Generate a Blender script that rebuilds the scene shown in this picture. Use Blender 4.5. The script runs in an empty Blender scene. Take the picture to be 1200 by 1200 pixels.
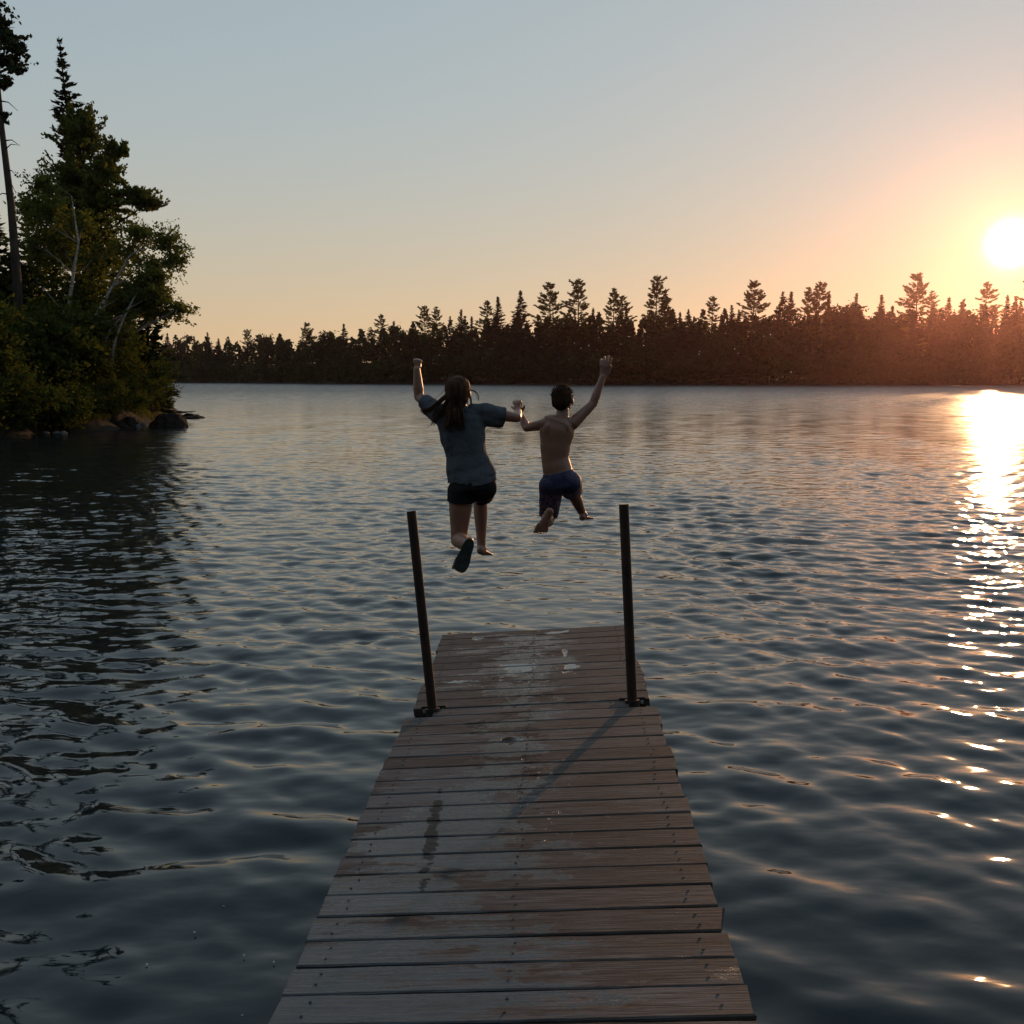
import bpy, bmesh, math, random
import numpy as np
from mathutils import Vector, Matrix, noise

# ------------------------------------------------------------------ camera
sc = bpy.context.scene
col = sc.collection
F = 1200.0                      # focal length in photograph pixels (photo is 1200 wide)
PITCH = math.atan(157.0 / F)
CAM = Vector((0.0, 0.0, 1.95))
cam_data = bpy.data.cameras.new('camera')
cam_data.sensor_width = 36.0
cam_data.lens = 36.0
cam_data.clip_start = 0.05
cam_data.clip_end = 6000.0
cam = bpy.data.objects.new('camera', cam_data)
cam.location = CAM
cam.rotation_euler = (math.pi / 2 - PITCH, 0, 0)
col.objects.link(cam)
sc.camera = cam
CP, SP = math.cos(PITCH), math.sin(PITCH)

def ray(px, py):
    a, b = (px - 600.0) / F, (600.0 - py) / F
    return Vector((a, CP + SP * b, -SP + CP * b))       # per unit of camera depth

def P(px, py, depth):
    return CAM + ray(px, py) * depth

def on_z(px, py, z):
    r = ray(px, py)
    return CAM + r * ((z - CAM.z) / r.z)

# ------------------------------------------------------------------ sky, sun, exposure
SUN_DIR = ray(1185, 285).normalized()
SUN_EL = math.asin(SUN_DIR.z)
SUN_AZ = math.atan2(SUN_DIR.x, SUN_DIR.y)
world = bpy.data.worlds.new('World')
sc.world = world
world.use_nodes = True
wn, wl = world.node_tree.nodes, world.node_tree.links
wn.clear()

def N(nodes, typ, **kw):
    n = nodes.new(typ)
    for k, v in kw.items():
        setattr(n, k, v)
    return n

w_out = N(wn, 'ShaderNodeOutputWorld')
w_bg = N(wn, 'ShaderNodeBackground')
w_sky = N(wn, 'ShaderNodeTexSky', sky_type='NISHITA', sun_disc=False, sun_elevation=SUN_EL,
          sun_rotation=SUN_AZ, altitude=0.0, air_density=1.0, dust_density=0.2, ozone_density=1.0)
w_bg.inputs['Strength'].default_value = 0.1
# the bright disc and the glow of the low sun in humid air
w_geo = N(wn, 'ShaderNodeNewGeometry')
w_dot = N(wn, 'ShaderNodeVectorMath', operation='DOT_PRODUCT')
w_dot.inputs[1].default_value = -SUN_DIR
w_neg = N(wn, 'ShaderNodeMath', operation='ARCCOSINE')
wl.new(w_geo.outputs['Incoming'], w_dot.inputs[0])
wl.new(w_dot.outputs['Value'], w_neg.inputs[0])

def glow(strength, width, power, color):
    d = N(wn, 'ShaderNodeMath', operation='DIVIDE'); d.inputs[1].default_value = math.radians(width)
    p = N(wn, 'ShaderNodeMath', operation='POWER'); p.inputs[1].default_value = power
    m = N(wn, 'ShaderNodeMath', operation='MULTIPLY'); m.inputs[1].default_value = -1.0
    e = N(wn, 'ShaderNodeMath', operation='EXPONENT')
    s = N(wn, 'ShaderNodeVectorMath', operation='SCALE')
    s.inputs[0].default_value = [c * strength for c in color]
    wl.new(w_neg.outputs[0], d.inputs[0]); wl.new(d.outputs[0], p.inputs[0]); wl.new(p.outputs[0], m.inputs[0])
    wl.new(m.outputs[0], e.inputs[0]); wl.new(e.outputs[0], s.inputs['Scale'])
    return s.outputs['Vector']

# the phone-like soft contrast of the evening sky: compress the sky's range channel by channel
w_sep = N(wn, 'ShaderNodeSeparateColor'); w_com = N(wn, 'ShaderNodeCombineColor')
wl.new(w_sky.outputs['Color'], w_sep.inputs[0])
def wmath(op, a, b=None):
    x = N(wn, 'ShaderNodeMath', operation=op)
    for i, v in enumerate((a, b)):
        if v is None: continue
        if isinstance(v, (int, float)): x.inputs[i].default_value = v
        else: wl.new(v, x.inputs[i])
    return x.outputs[0]
w_xyz = N(wn, 'ShaderNodeSeparateXYZ'); wl.new(w_geo.outputs['Incoming'], w_xyz.inputs[0])
w_low = wmath('EXPONENT', wmath('MULTIPLY', wmath('POWER', wmath('DIVIDE', w_xyz.outputs[2], 0.16), 2.0), -1.0))
for i, (gain, gam, hz) in enumerate(((0.65, 0.37, 0.16), (0.62, 0.29, -0.11), (0.575, 0.20, -0.37))):
    v = wmath('MULTIPLY', wmath('POWER', wmath('MULTIPLY', w_sep.outputs[i], 0.1), gam), gain * 10.0)
    wl.new(wmath('MULTIPLY', v, wmath('ADD', wmath('MULTIPLY', w_low, hz), 1.0)), w_com.inputs[i])
last = w_com.outputs[0]
for g in (glow(700.0, 0.30, 1.15, (1.0, 0.86, 0.55)), glow(4.0, 2.5, 1.4, (1.0, 0.8, 0.22))):
    a = N(wn, 'ShaderNodeVectorMath', operation='ADD')
    wl.new(last, a.inputs[0]); wl.new(g, a.inputs[1]); last = a.outputs['Vector']
wl.new(last, w_bg.inputs['Color'])
wl.new(w_bg.outputs[0], w_out.inputs['Surface'])

sun_data = bpy.data.lights.new('sun', 'SUN')
sun_data.energy = 2.5
sun_data.angle = math.radians(0.8)
sun_data.color = (1.0, 0.50, 0.22)
sun = bpy.data.objects.new('sun', sun_data)
sun.rotation_euler = SUN_DIR.to_track_quat('Z', 'Y').to_euler()
sun.location = (60, 100, 40)
col.objects.link(sun)

sc.view_settings.view_transform = 'Standard'
sc.view_settings.look = 'None'
sc.view_settings.gamma = 1.0
sc.view_settings.exposure = 0.12
sc.view_settings.use_curve_mapping = False
sc.render.engine = 'CYCLES'
sc.cycles.use_denoising = True
sc.cycles.max_bounces = 8
sc.cycles.transparent_max_bounces = 8
sc.cycles.sample_clamp_indirect = 6.0

# ------------------------------------------------------------------ helpers
def tag(o, label=None, cat=None, group=None, kind=None):
    if label: o['label'] = label
    if cat: o['category'] = cat
    if group: o['group'] = group
    if kind: o['kind'] = kind
    return o

def empty(name, loc, rz=0.0):
    o = bpy.data.objects.new(name, None)
    o.location = loc
    o.rotation_euler = (0, 0, rz)
    o.empty_display_size = 0.2
    col.objects.link(o)
    return o

class Geo:
    """collects vertices and faces, then becomes one mesh"""
    def __init__(self):
        self.v, self.q, self.t, self.n = [], [], [], 0
    def add(self, V, Q=None, T=None):
        V = np.asarray(V, float).reshape(-1, 3)
        if Q is not None and len(Q): self.q.append(np.asarray(Q, np.int64).reshape(-1, 4) + self.n)
        if T is not None and len(T): self.t.append(np.asarray(T, np.int64).reshape(-1, 3) + self.n)
        self.v.append(V)
        self.n += len(V)
        return self
    def tube(self, pts, rad, n=8, cap=True):
        pts = [Vector(p) for p in pts]
        V, Q, T = [], [], []
        m = len(pts)
        d0 = (pts[-1] - pts[0]).normalized()
        ref = Vector((0, 0, 1)) if abs(d0.z) < 0.8 else Vector((1, 0, 0))
        for i, p in enumerate(pts):
            d = (pts[min(i + 1, m - 1)] - pts[max(i - 1, 0)])
            d = d.normalized() if d.length > 1e-9 else d0
            x = d.cross(ref).normalized(); y = d.cross(x)
            for k in range(n):
                a = 2 * math.pi * k / n
                V.append(p + (x * math.cos(a) + y * math.sin(a)) * rad[i])
        for i in range(m - 1):
            for k in range(n):
                k2 = (k + 1) % n
                Q.append((i * n + k, (i + 1) * n + k, (i + 1) * n + k2, i * n + k2))
        if cap:
            a = len(V); V.append(pts[0]); V.append(pts[-1])
            for k in range(n):
                k2 = (k + 1) % n
                T.append((a, k, k2)); T.append((a + 1, (m - 1) * n + k2, (m - 1) * n + k))
        return self.add([tuple(v) for v in V], Q, T)
    def box(self, lo, hi):
        x0, y0, z0 = lo; x1, y1, z1 = hi
        V = [(x0, y0, z0), (x1, y0, z0), (x1, y1, z0), (x0, y1, z0), (x0, y0, z1), (x1, y0, z1), (x1, y1, z1), (x0, y1, z1)]
        return self.add(V, [(3, 2, 1, 0), (4, 5, 6, 7), (0, 1, 5, 4), (1, 2, 6, 5), (2, 3, 7, 6), (3, 0, 4, 7)])
    def diamonds(self, C, A, B):
        """leaf shapes: centre C, half length A, half width B (all n x 3)"""
        n = len(C)
        V = np.stack([C - A, C + B - A * 0.15, C + A, C - B - A * 0.15], 1).reshape(-1, 3)
        return self.add(V, np.arange(4 * n).reshape(-1, 4))
    def mesh(self, name, smooth=False):
        V = np.concatenate(self.v)
        loops, starts, at = [], [], 0
        for f, k in ((self.q, 4), (self.t, 3)):
            if f:
                f = np.concatenate(f)
                loops.append(f.reshape(-1)); starts.append(at + np.arange(len(f)) * k); at += f.size
        loops = np.concatenate(loops); starts = np.concatenate(starts)
        me = bpy.data.meshes.new(name)
        me.vertices.add(len(V)); me.vertices.foreach_set('co', V.reshape(-1).astype(np.float32))
        me.loops.add(len(loops)); me.loops.foreach_set('vertex_index', loops.astype(np.int32))
        me.polygons.add(len(starts)); me.polygons.foreach_set('loop_start', starts.astype(np.int32))
        me.polygons.foreach_set('use_smooth', np.full(len(starts), bool(smooth)))
        me.update(calc_edges=True)
        return me
    def build(self, name, mat, parent=None, smooth=False):
        return obj(name, self.mesh(name, smooth), mat, parent)

def obj(name, me, mat, parent=None):
    o = bpy.data.objects.new(name, me)
    if mat is not None and not me.materials:
        me.materials.append(mat)
    if parent is not None: o.parent = parent
    col.objects.link(o)
    return o

def copy_tree(o, parent=None):
    c = o.copy(); col.objects.link(c)
    if parent is not None: c.parent = parent
    for ch in o.children: copy_tree(ch, c)
    return c

# ------------------------------------------------------------------ materials
def material(name):
    m = bpy.data.materials.new(name); m.use_nodes = True
    nt = m.node_tree; nt.nodes.clear()
    out = nt.nodes.new('ShaderNodeOutputMaterial')
    return m, nt.nodes, nt.links, out

def ramp(nodes, stops):
    r = nodes.new('ShaderNodeValToRGB')
    while len(r.color_ramp.elements) < len(stops): r.color_ramp.elements.new(0.5)
    for e, (p, c) in zip(r.color_ramp.elements, stops):
        e.position = p; e.color = (*c, 1) if len(c) == 3 else c
    return r

def noise_mat(name, c1, c2, scale=5.0, rough=0.8, bump=0.0, bump_scale=30.0, detail=5.0, spec=0.3, stretch=(1, 1, 1)):
    m, n, l, out = material(name)
    b = n.new('ShaderNodeBsdfPrincipled')
    tc = n.new('ShaderNodeTexCoord'); mp = n.new('ShaderNodeMapping'); mp.inputs['Scale'].default_value = stretch
    l.new(tc.outputs['Object'], mp.inputs[0])
    t = n.new('ShaderNodeTexNoise'); t.inputs['Scale'].default_value = scale; t.inputs['Detail'].default_value = detail
    l.new(mp.outputs[0], t.inputs['Vector'])
    r = ramp(n, [(0.3, c1), (0.7, c2)])
    l.new(t.outputs['Fac'], r.inputs[0]); l.new(r.outputs[0], b.inputs['Base Color'])
    b.inputs['Roughness'].default_value = rough
    b.inputs['Specular IOR Level'].default_value = spec
    if bump:
        t2 = n.new('ShaderNodeTexNoise'); t2.inputs['Scale'].default_value = bump_scale; t2.inputs['Detail'].default_value = 6
        l.new(mp.outputs[0], t2.inputs['Vector'])
        bp = n.new('ShaderNodeBump'); bp.inputs['Strength'].default_value = 1.0; bp.inputs['Distance'].default_value = bump
        l.new(t2.outputs['Fac'], bp.inputs['Height']); l.new(bp.outputs[0], b.inputs['Normal'])
    l.new(b.outputs[0], out.inputs[0])
    return m

def leaf_mat(name, c1, c2, trans=0.35, scale=1.2, tcol=None):
    m, n, l, out = material(name)
    d = n.new('ShaderNodeBsdfDiffuse'); t = n.new('ShaderNodeBsdfTranslucent')
    geo = n.new('ShaderNodeNewGeometry')
    tx = n.new('ShaderNodeTexNoise'); tx.inputs['Scale'].default_value = scale; tx.inputs['Detail'].default_value = 3
    tc = n.new('ShaderNodeTexCoord'); l.new(tc.outputs['Object'], tx.inputs['Vector'])
    ad = n.new('ShaderNodeMath'); ad.operation = 'MULTIPLY_ADD'; ad.inputs[1].default_value = 0.45; ad.inputs[2].default_value = -0.2
    l.new(geo.outputs['Random Per Island'], ad.inputs[0])
    sm = n.new('ShaderNodeMath'); sm.operation = 'ADD'; l.new(ad.outputs[0], sm.inputs[0]); l.new(tx.outputs['Fac'], sm.inputs[1])
    r = ramp(n, [(0.25, c1), (0.75, c2)]); l.new(sm.outputs[0], r.inputs[0])
    l.new(r.outputs[0], d.inputs['Color'])
    hs = n.new('ShaderNodeMix'); hs.data_type = 'RGBA'; hs.blend_type = 'MULTIPLY'; hs.inputs['Factor'].default_value = 1
    hs.inputs['B'].default_value = (*(tcol or (1.5, 1.4, 0.7)), 1); l.new(r.outputs[0], hs.inputs['A']); l.new(hs.outputs['Result'], t.inputs['Color'])
    mx = n.new('ShaderNodeMixShader'); mx.inputs[0].default_value = trans
    l.new(d.outputs[0], mx.inputs[1]); l.new(t.outputs[0], mx.inputs[2]); l.new(mx.outputs[0], out.inputs[0])
    return m

M = {}
M['bark'] = noise_mat('bark', (0.015, 0.011, 0.009), (0.05, 0.037, 0.028), 6, 0.9, 0.02, 18, stretch=(1, 1, 0.25))
M['birch_bark'] = noise_mat('birch_bark', (0.05, 0.04, 0.032), (0.30, 0.27, 0.235), 5, 0.8, 0.004, 20, stretch=(1, 1, 5))
M['needles'] = leaf_mat('needles', (0.016, 0.026, 0.014), (0.040, 0.052, 0.024), 0.08, 0.5)
M['pine_needles'] = leaf_mat('pine_needles', (0.040, 0.058, 0.018), (0.095, 0.105, 0.032), 0.38, 0.6)
M['far_leaf'] = leaf_mat('far_leaf', (0.020, 0.030, 0.013), (0.045, 0.056, 0.022), 0.10, 0.3)
M['birch_leaf'] = leaf_mat('birch_leaf', (0.055, 0.080, 0.022), (0.12, 0.13, 0.04), 0.48, 1.2)
M['shrub_leaf'] = leaf_mat('shrub_leaf', (0.026, 0.045, 0.014), (0.075, 0.088, 0.026), 0.36, 0.9)
M['grass'] = leaf_mat('grass', (0.07, 0.085, 0.02), (0.13, 0.14, 0.04), 0.4, 2)
M['rock'] = noise_mat('rock', (0.008, 0.007, 0.006), (0.026, 0.022, 0.019), 3, 0.9, 0.03, 9, spec=0.1)
M['pale_rock'] = noise_mat('pale_rock', (0.06, 0.055, 0.05), (0.15, 0.14, 0.13), 6, 0.7, 0.01, 12)
M['ground'] = noise_mat('ground', (0.012, 0.010, 0.007), (0.028, 0.025, 0.014), 0.6, 0.95, 0.05, 3)
M['rust'] = noise_mat('rusty_steel', (0.014, 0.007, 0.005), (0.055, 0.022, 0.012), 9, 0.7, 0.0015, 60, spec=0.4)
M['dark_steel'] = noise_mat('dark_steel', (0.012, 0.009, 0.008), (0.035, 0.022, 0.016), 20, 0.6, 0.001, 60, spec=0.4)
M['beam'] = noise_mat('beam_wood', (0.03, 0.022, 0.017), (0.075, 0.055, 0.042), 4, 0.85, 0.003, 40, stretch=(6, 1, 1))

# ------------------------------------------------------------------ terrain and lake
rng = np.random.default_rng(7)
# waterline of the wooded point on the left (x, y), lake on the right-hand side of the path
BANK = [(-60, 16), (-34, 26), (-17.2, 34.2), (-15.6, 38.5), (-15.0, 41.5), (-15.4, 45.5), (-17.0, 51.5), (-19.5, 58), (-26, 68), (-48, 88), (-90, 130), (-140, 230), (-200, 330),
        (-400, 330), (-400, 16)]

def poly_sd(x, y, poly):
    """signed distance, positive inside"""
    x = np.asarray(x, float); y = np.asarray(y, float)
    d = np.full(x.shape, 1e18); inside = np.zeros(x.shape, bool)
    n = len(poly)
    for i in range(n):
        ax, ay = poly[i]; bx, by = poly[(i + 1) % n]
        ex, ey = bx - ax, by - ay
        t = np.clip(((x - ax) * ex + (y - ay) * ey) / (ex * ex + ey * ey), 0, 1)
        d = np.minimum(d, (x - ax - t * ex) ** 2 + (y - ay - t * ey) ** 2)
        c = ((ay > y) != (by > y)) & (x < (bx - ax) * (y - ay) / (by - ay + 1e-12) + ax)
        inside ^= c
    d = np.sqrt(d)
    return np.where(inside, d, -d)

def far_r(az):
    """distance of the far waterline for a compass angle (degrees, 0 straight ahead)"""
    return np.interp(az, [-180, -100, -75, -45, -24, -19, -9.5, 4.8, 16, 26.6, 40, 70, 95, 130, 180],
                     [5, 9, 90, 300, 500, 455, 341, 280, 290, 305, 300, 200, 60, 9, 5])

def land_sd(x, y):
    x = np.asarray(x, float); y = np.asarray(y, float)
    r = np.hypot(x, y); az = np.degrees(np.arctan2(x, y))
    wob = 1.2 * np.sin(az * 2.1) + 0.8 * np.sin(az * 5.3 + 1)
    far = r - far_r(az) - wob * np.clip(r / 200, 0, 1)
    b = poly_sd(x, y, BANK)
    b = b + 0.35 * np.sin(x * 1.3 + y * 0.7) + 0.25 * np.sin(y * 2.1 - x * 0.6)
    return far, b

def height(x, y):
    far, b = land_sd(x, y)
    hf = np.where(far > 0, 0.9 * (1 - np.exp(-far / 1.5)) + 0.05 * np.clip(far, 0, 150), np.maximum(far * 0.12, -2.2))
    hb = np.where(b > 0, 1.0 * (1 - np.exp(-b / 0.8)) + 0.16 * np.clip(b, 0, 14), np.maximum(b * 0.25, -2.2))
    return np.maximum(hf, hb)

def ground_z(x, y):
    return float(height(np.array([x]), np.array([y]))[0])

def polar_sheet(rs, azs, zfun):
    R, A = np.meshgrid(rs, np.radians(azs), indexing='ij')
    X, Y = R * np.sin(A), R * np.cos(A)
    Z = zfun(X, Y)
    nr, na = X.shape
    V = np.stack([X, Y, Z], -1).reshape(-1, 3)
    i = np.arange(nr - 1)[:, None] * na + np.arange(na - 1)[None, :]
    Q = np.stack([i, i + 1, i + na + 1, i + na], -1).reshape(-1, 4)[:, ::-1]
    return V, Q

az_t = np.concatenate([np.arange(-180, -60, 4), np.arange(-60, -10, 0.8), np.arange(-10, 40, 2), np.arange(40, 181, 4)])
r_t = np.concatenate([[0.01, 2, 4, 6, 8, 12, 18, 22], np.arange(25, 75, 0.8), np.arange(75, 260, 6), np.arange(260, 540, 7), [560, 600, 660, 780]])
g = Geo(); g.add(*polar_sheet(r_t, az_t, height))
tag(g.build('terrain', M['ground'], smooth=True), kind='structure')

# lake surface: real waves near the dock, finer ripples in the material
az_w = np.concatenate([np.arange(-180, -52, 6), np.arange(-52, -33, 0.6), np.arange(-33, 33.01, 0.11), np.arange(33.6, 52, 0.6), np.arange(54, 181, 6)])
rs = [0.02, 0.4, 0.8, 1.2]
while rs[-1] < 9: rs.append(rs[-1] + 0.028)
def cell(r): return 0.028 * np.where(r < 9, 1.0, np.where(r < 60, np.maximum(r, 1) / 9.0, (60 / 9.0) * (np.maximum(r, 1) / 60.0) ** 2.0))
while rs[-1] < 580: rs.append(rs[-1] + float(cell(rs[-1])))
r_w = np.array(rs)
W_HEAD = math.radians(192 + 6)     # the waves run towards the camera and a little to the left

def waves(X, Y):
    X = X.astype(np.float32); Y = Y.astype(np.float32)
    r = np.hypot(X, Y)
    dr = cell(r).astype(np.float32)
    Z = np.zeros_like(X)
    wr = np.random.default_rng(21)
    lam = np.exp(wr.uniform(math.log(0.19), math.log(2.4), 90))
    sheltered = 0.7 + 0.3 * np.clip((r - 2.5) / 8.0, 0, 1)
    gust = 0.9 + 0.25 * np.sin(X * 0.11 + 0.6 * np.sin(Y * 0.07)) * np.sin(Y * 0.09 + 1.1)
    warp = [0.6 * np.sin(X * (0.7 + 0.13 * i) + i * 1.7) * np.sin(Y * (0.55 + 0.1 * i) + i * 2.3) for i in range(5)]
    envs = [0.75 + 0.55 * np.sin(X * (0.35 + 0.5 * i) + Y * (0.5 - 0.25 * i) + 2 * i) for i in range(5)]
    for q, L in enumerate(lam):
        th = W_HEAD + wr.normal(0, 0.40 if L > 0.5 else 0.6)
        ph = wr.uniform(0, 6.283)
        k = 2 * math.pi / L
        slope = 0.0300 * math.exp(-(math.log(L / 0.34) / 0.92) ** 2)
        fade = np.clip((L / dr - 3.0) / 3.0, 0, 1)
        amp = fade * envs[q % 5] * (slope / k)
        if L < 0.5: amp = amp * sheltered
        s = np.sin(np.float32(k * math.sin(th)) * X + np.float32(k * math.cos(th)) * Y + np.float32(ph) + warp[q % 5 - 2])
        Z += amp * (s + 0.26 * (1 - 2 * s * s))
    Z *= gust
    for (px, py, L, a, reach) in ((815, 942, 0.16, 0.0026, 0.30), (330, 1075, 0.13, 0.0011, 0.30), (286, 1119, 0.09, 0.0005, 0.2)):
        c = on_z(px, py, 0.0)
        d = np.hypot(X - c.x, Y - c.y)
        Z += np.where(d < 2.0, a * np.cos(2 * math.pi * d / L) * np.exp(-d / reach), 0)
    return Z

m, n, l, out = material('lake_water')
b = n.new('ShaderNodeBsdfPrincipled')
b.inputs['Base Color'].default_value = (0.010, 0.014, 0.016, 1)
b.inputs['IOR'].default_value = 1.37
tc = n.new('ShaderNodeNewGeometry')
def ripple(scale, stretch, dist, rot, detail=2.0):
    mp = n.new('ShaderNodeMapping'); mp.inputs['Scale'].default_value = stretch; mp.inputs['Rotation'].default_value = (0, 0, rot)
    l.new(tc.outputs['Position'], mp.inputs[0])
    t = n.new('ShaderNodeTexNoise'); t.inputs['Scale'].default_value = scale; t.inputs['Detail'].default_value = detail
    l.new(mp.outputs[0], t.inputs['Vector'])
    q = n.new('ShaderNodeMath'); q.operation = 'MULTIPLY'; q.inputs[1].default_value = dist
    l.new(t.outputs['Fac'], q.inputs[0])
    return q.outputs[0]
# open water carries the wind ripples, the water round the dock is sheltered
ln = n.new('ShaderNodeVectorMath'); ln.operation = 'LENGTH'; l.new(tc.outputs['Position'], ln.inputs[0])
mr = n.new('ShaderNodeMapRange'); mr.inputs['From Min'].default_value = 20; mr.inputs['From Max'].default_value = 55
mr.inputs['To Min'].default_value = 1.0; mr.inputs['To Max'].default_value = 0.0
l.new(ln.outputs['Value'], mr.inputs['Value'])
# ripples too small to resolve far out widen the gloss instead
fr = n.new('ShaderNodeMapRange'); fr.inputs['From Min'].default_value = 15; fr.inputs['From Max'].default_value = 160
fr.inputs['To Min'].default_value = 0.0; fr.inputs['To Max'].default_value = 1.0
l.new(ln.outputs['Value'], fr.inputs['Value'])
pw_ = n.new('ShaderNodeMath'); pw_.operation = 'POWER'; pw_.inputs[1].default_value = 0.75; l.new(fr.outputs[0], pw_.inputs[0])
rg_ = n.new('ShaderNodeMath'); rg_.operation = 'MULTIPLY_ADD'; rg_.inputs[1].default_value = 0.38; rg_.inputs[2].default_value = 0.035
l.new(pw_.outputs[0], rg_.inputs[0]); cat = n.new('ShaderNodeTexNoise'); cat.inputs['Scale'].default_value = 0.9; cat.inputs['Detail'].default_value = 5; cat.inputs['Roughness'].default_value = 0.75
cmp_ = n.new('ShaderNodeMapping'); cmp_.inputs['Scale'].default_value = (0.7, 0.5, 1); l.new(tc.outputs['Position'], cmp_.inputs[0]); l.new(cmp_.outputs[0], cat.inputs['Vector'])
cm_ = n.new('ShaderNodeMath'); cm_.operation = 'MULTIPLY_ADD'; cm_.inputs[1].default_value = 2.6; cm_.inputs[2].default_value = -0.3; l.new(cat.outputs['Fac'], cm_.inputs[0])
cl_ = n.new('ShaderNodeMath'); cl_.operation = 'MULTIPLY'; cl_.use_clamp = True; l.new(rg_.outputs[0], cl_.inputs[0]); l.new(cm_.outputs[0], cl_.inputs[1])
cx_ = n.new('ShaderNodeMath'); cx_.operation = 'MAXIMUM'; cx_.inputs[1].default_value = 0.03; l.new(cl_.outputs[0], cx_.inputs[0]); l.new(cx_.outputs[0], b.inputs['Roughness'])
nr_ = n.new('ShaderNodeMapRange'); nr_.inputs['From Min'].default_value = 3.5; nr_.inputs['From Max'].default_value = 10
nr_.inputs['To Min'].default_value = 0.08; nr_.inputs['To Max'].default_value = 1.0
l.new(ln.outputs['Value'], nr_.inputs['Value'])
h1 = ripple(3.0, (0.65, 1.15, 1), 0.016, -0.25, 2.0)
h2 = ripple(6.5, (0.7, 1.1, 1), 0.0065, -0.1, 1.0)
sm = n.new('ShaderNodeMath'); sm.operation = 'ADD'; l.new(h1, sm.inputs[0]); l.new(h2, sm.inputs[1])
ml = n.new('ShaderNodeMath'); ml.operation = 'MULTIPLY'; l.new(sm.outputs[0], ml.inputs[0]); mm_ = n.new('ShaderNodeMath'); mm_.operation = 'MULTIPLY'; l.new(mr.outputs[0], mm_.inputs[0]); l.new(nr_.outputs[0], mm_.inputs[1]); l.new(mm_.outputs[0], ml.inputs[1])
h3 = ripple(6.0, (0.6, 1.1, 1), 0.0048, -0.2, 2.5)
s2 = n.new('ShaderNodeMath'); s2.operation = 'ADD'; l.new(ml.outputs[0], s2.inputs[0]); l.new(h3, s2.inputs[1])
bp = n.new('ShaderNodeBump'); bp.inputs['Strength'].default_value = 1.0; bp.inputs['Distance'].default_value = 1.0
l.new(s2.outputs[0], bp.inputs['Height']); l.new(bp.outputs[0], b.inputs['Normal'])
l.new(b.outputs[0], out.inputs[0])
M['water'] = m
g = Geo(); g.add(*polar_sheet(r_w, az_w, waves))
tag(g.build('lake', M['water'], smooth=True), kind='structure')

# ------------------------------------------------------------------ dock
ZL, ZR = 0.32, 0.411            # the deck is tilted: its right edge is higher
VPX, VPY = 648.0, 443.0
AX = ray(VPX, VPY); AX.z = 0; AX.normalize()
def l_edge(py): return on_z(318 + (VPX - 318) * (1200 - py) / (1200 - VPY), py, ZL)
def r_edge(py): return on_z(886 + (VPX - 886) * (1200 - py) / (1200 - VPY), py, ZR)
L0, R0 = l_edge(1192), r_edge(1181)
WID = (R0 - L0).length
U = (R0 - L0).normalized()      # across a plank
UP = U.cross(AX).normalized()   # deck normal
def S(py): return (l_edge(py) - L0).dot(AX)
S_JOIN, S_FAR, S_END = S(841), S(832), S(744)
def deck(u, s, h=0.0):          # u in metres from the left edge, s along the dock
    return L0 + U * u + AX * s + UP * h

m, n, l, out = material('dock_wood')
b = n.new('ShaderNodeBsdfPrincipled')
oi = n.new('ShaderNodeObjectInfo'); geo = n.new('ShaderNodeNewGeometry'); tc = n.new('ShaderNodeTexCoord')
off = n.new('ShaderNodeVectorMath'); off.operation = 'MULTIPLY_ADD'; off.inputs[1].default_value = (37, 11, 5)
cr = n.new('ShaderNodeCombineXYZ')
for i in range(3): l.new(oi.outputs['Random'], cr.inputs[i])
l.new(cr.outputs[0], off.inputs[0]); l.new(tc.outputs['Object'], off.inputs[2])
def tex(vec, scale, stretch, detail=4, rough=0.6):
    mp = n.new('ShaderNodeMapping'); mp.inputs['Scale'].default_value = stretch
    l.new(vec, mp.inputs[0])
    t = n.new('ShaderNodeTexNoise'); t.inputs['Scale'].default_value = scale; t.inputs['Detail'].default_value = detail
    t.inputs['Roughness'].default_value = rough
    l.new(mp.outputs[0], t.inputs['Vector']); return t.outputs['Fac']
grain = tex(off.outputs[0], 14, (0.35, 7, 3), 6, 0.65)
grain2 = tex(off.outputs[0], 40, (0.15, 5, 3), 4, 0.7)
patch = tex(off.outputs[0], 5, (0.5, 1.6, 1), 5, 0.6)
r1 = ramp(n, [(0.28, (0.038, 0.032, 0.031)), (0.5, (0.100, 0.085, 0.080)), (0.74, (0.19, 0.168, 0.158))])
l.new(grain, r1.inputs[0])
def mix(a, bcol, fac, blend='MIX'):
    x = n.new('ShaderNodeMix'); x.data_type = 'RGBA'; x.blend_type = blend
    for sock, v in (('A', a), ('B', bcol)):
        if isinstance(v, tuple): x.inputs[sock].default_value = (*v, 1)
        else: l.new(v, x.inputs[sock])
    if isinstance(fac, float): x.inputs['Factor'].default_value = fac
    else: l.new(fac, x.inputs['Factor'])
    return x.outputs['Result']
def mth(op, a, bb=None, c=None):
    x = n.new('ShaderNodeMath'); x.operation = op
    for i, v in enumerate((a, bb, c)):
        if v is None: continue
        if isinstance(v, (int, float)): x.inputs[i].default_value = v
        else: l.new(v, x.inputs[i])
    return x.outputs[0]
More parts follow.
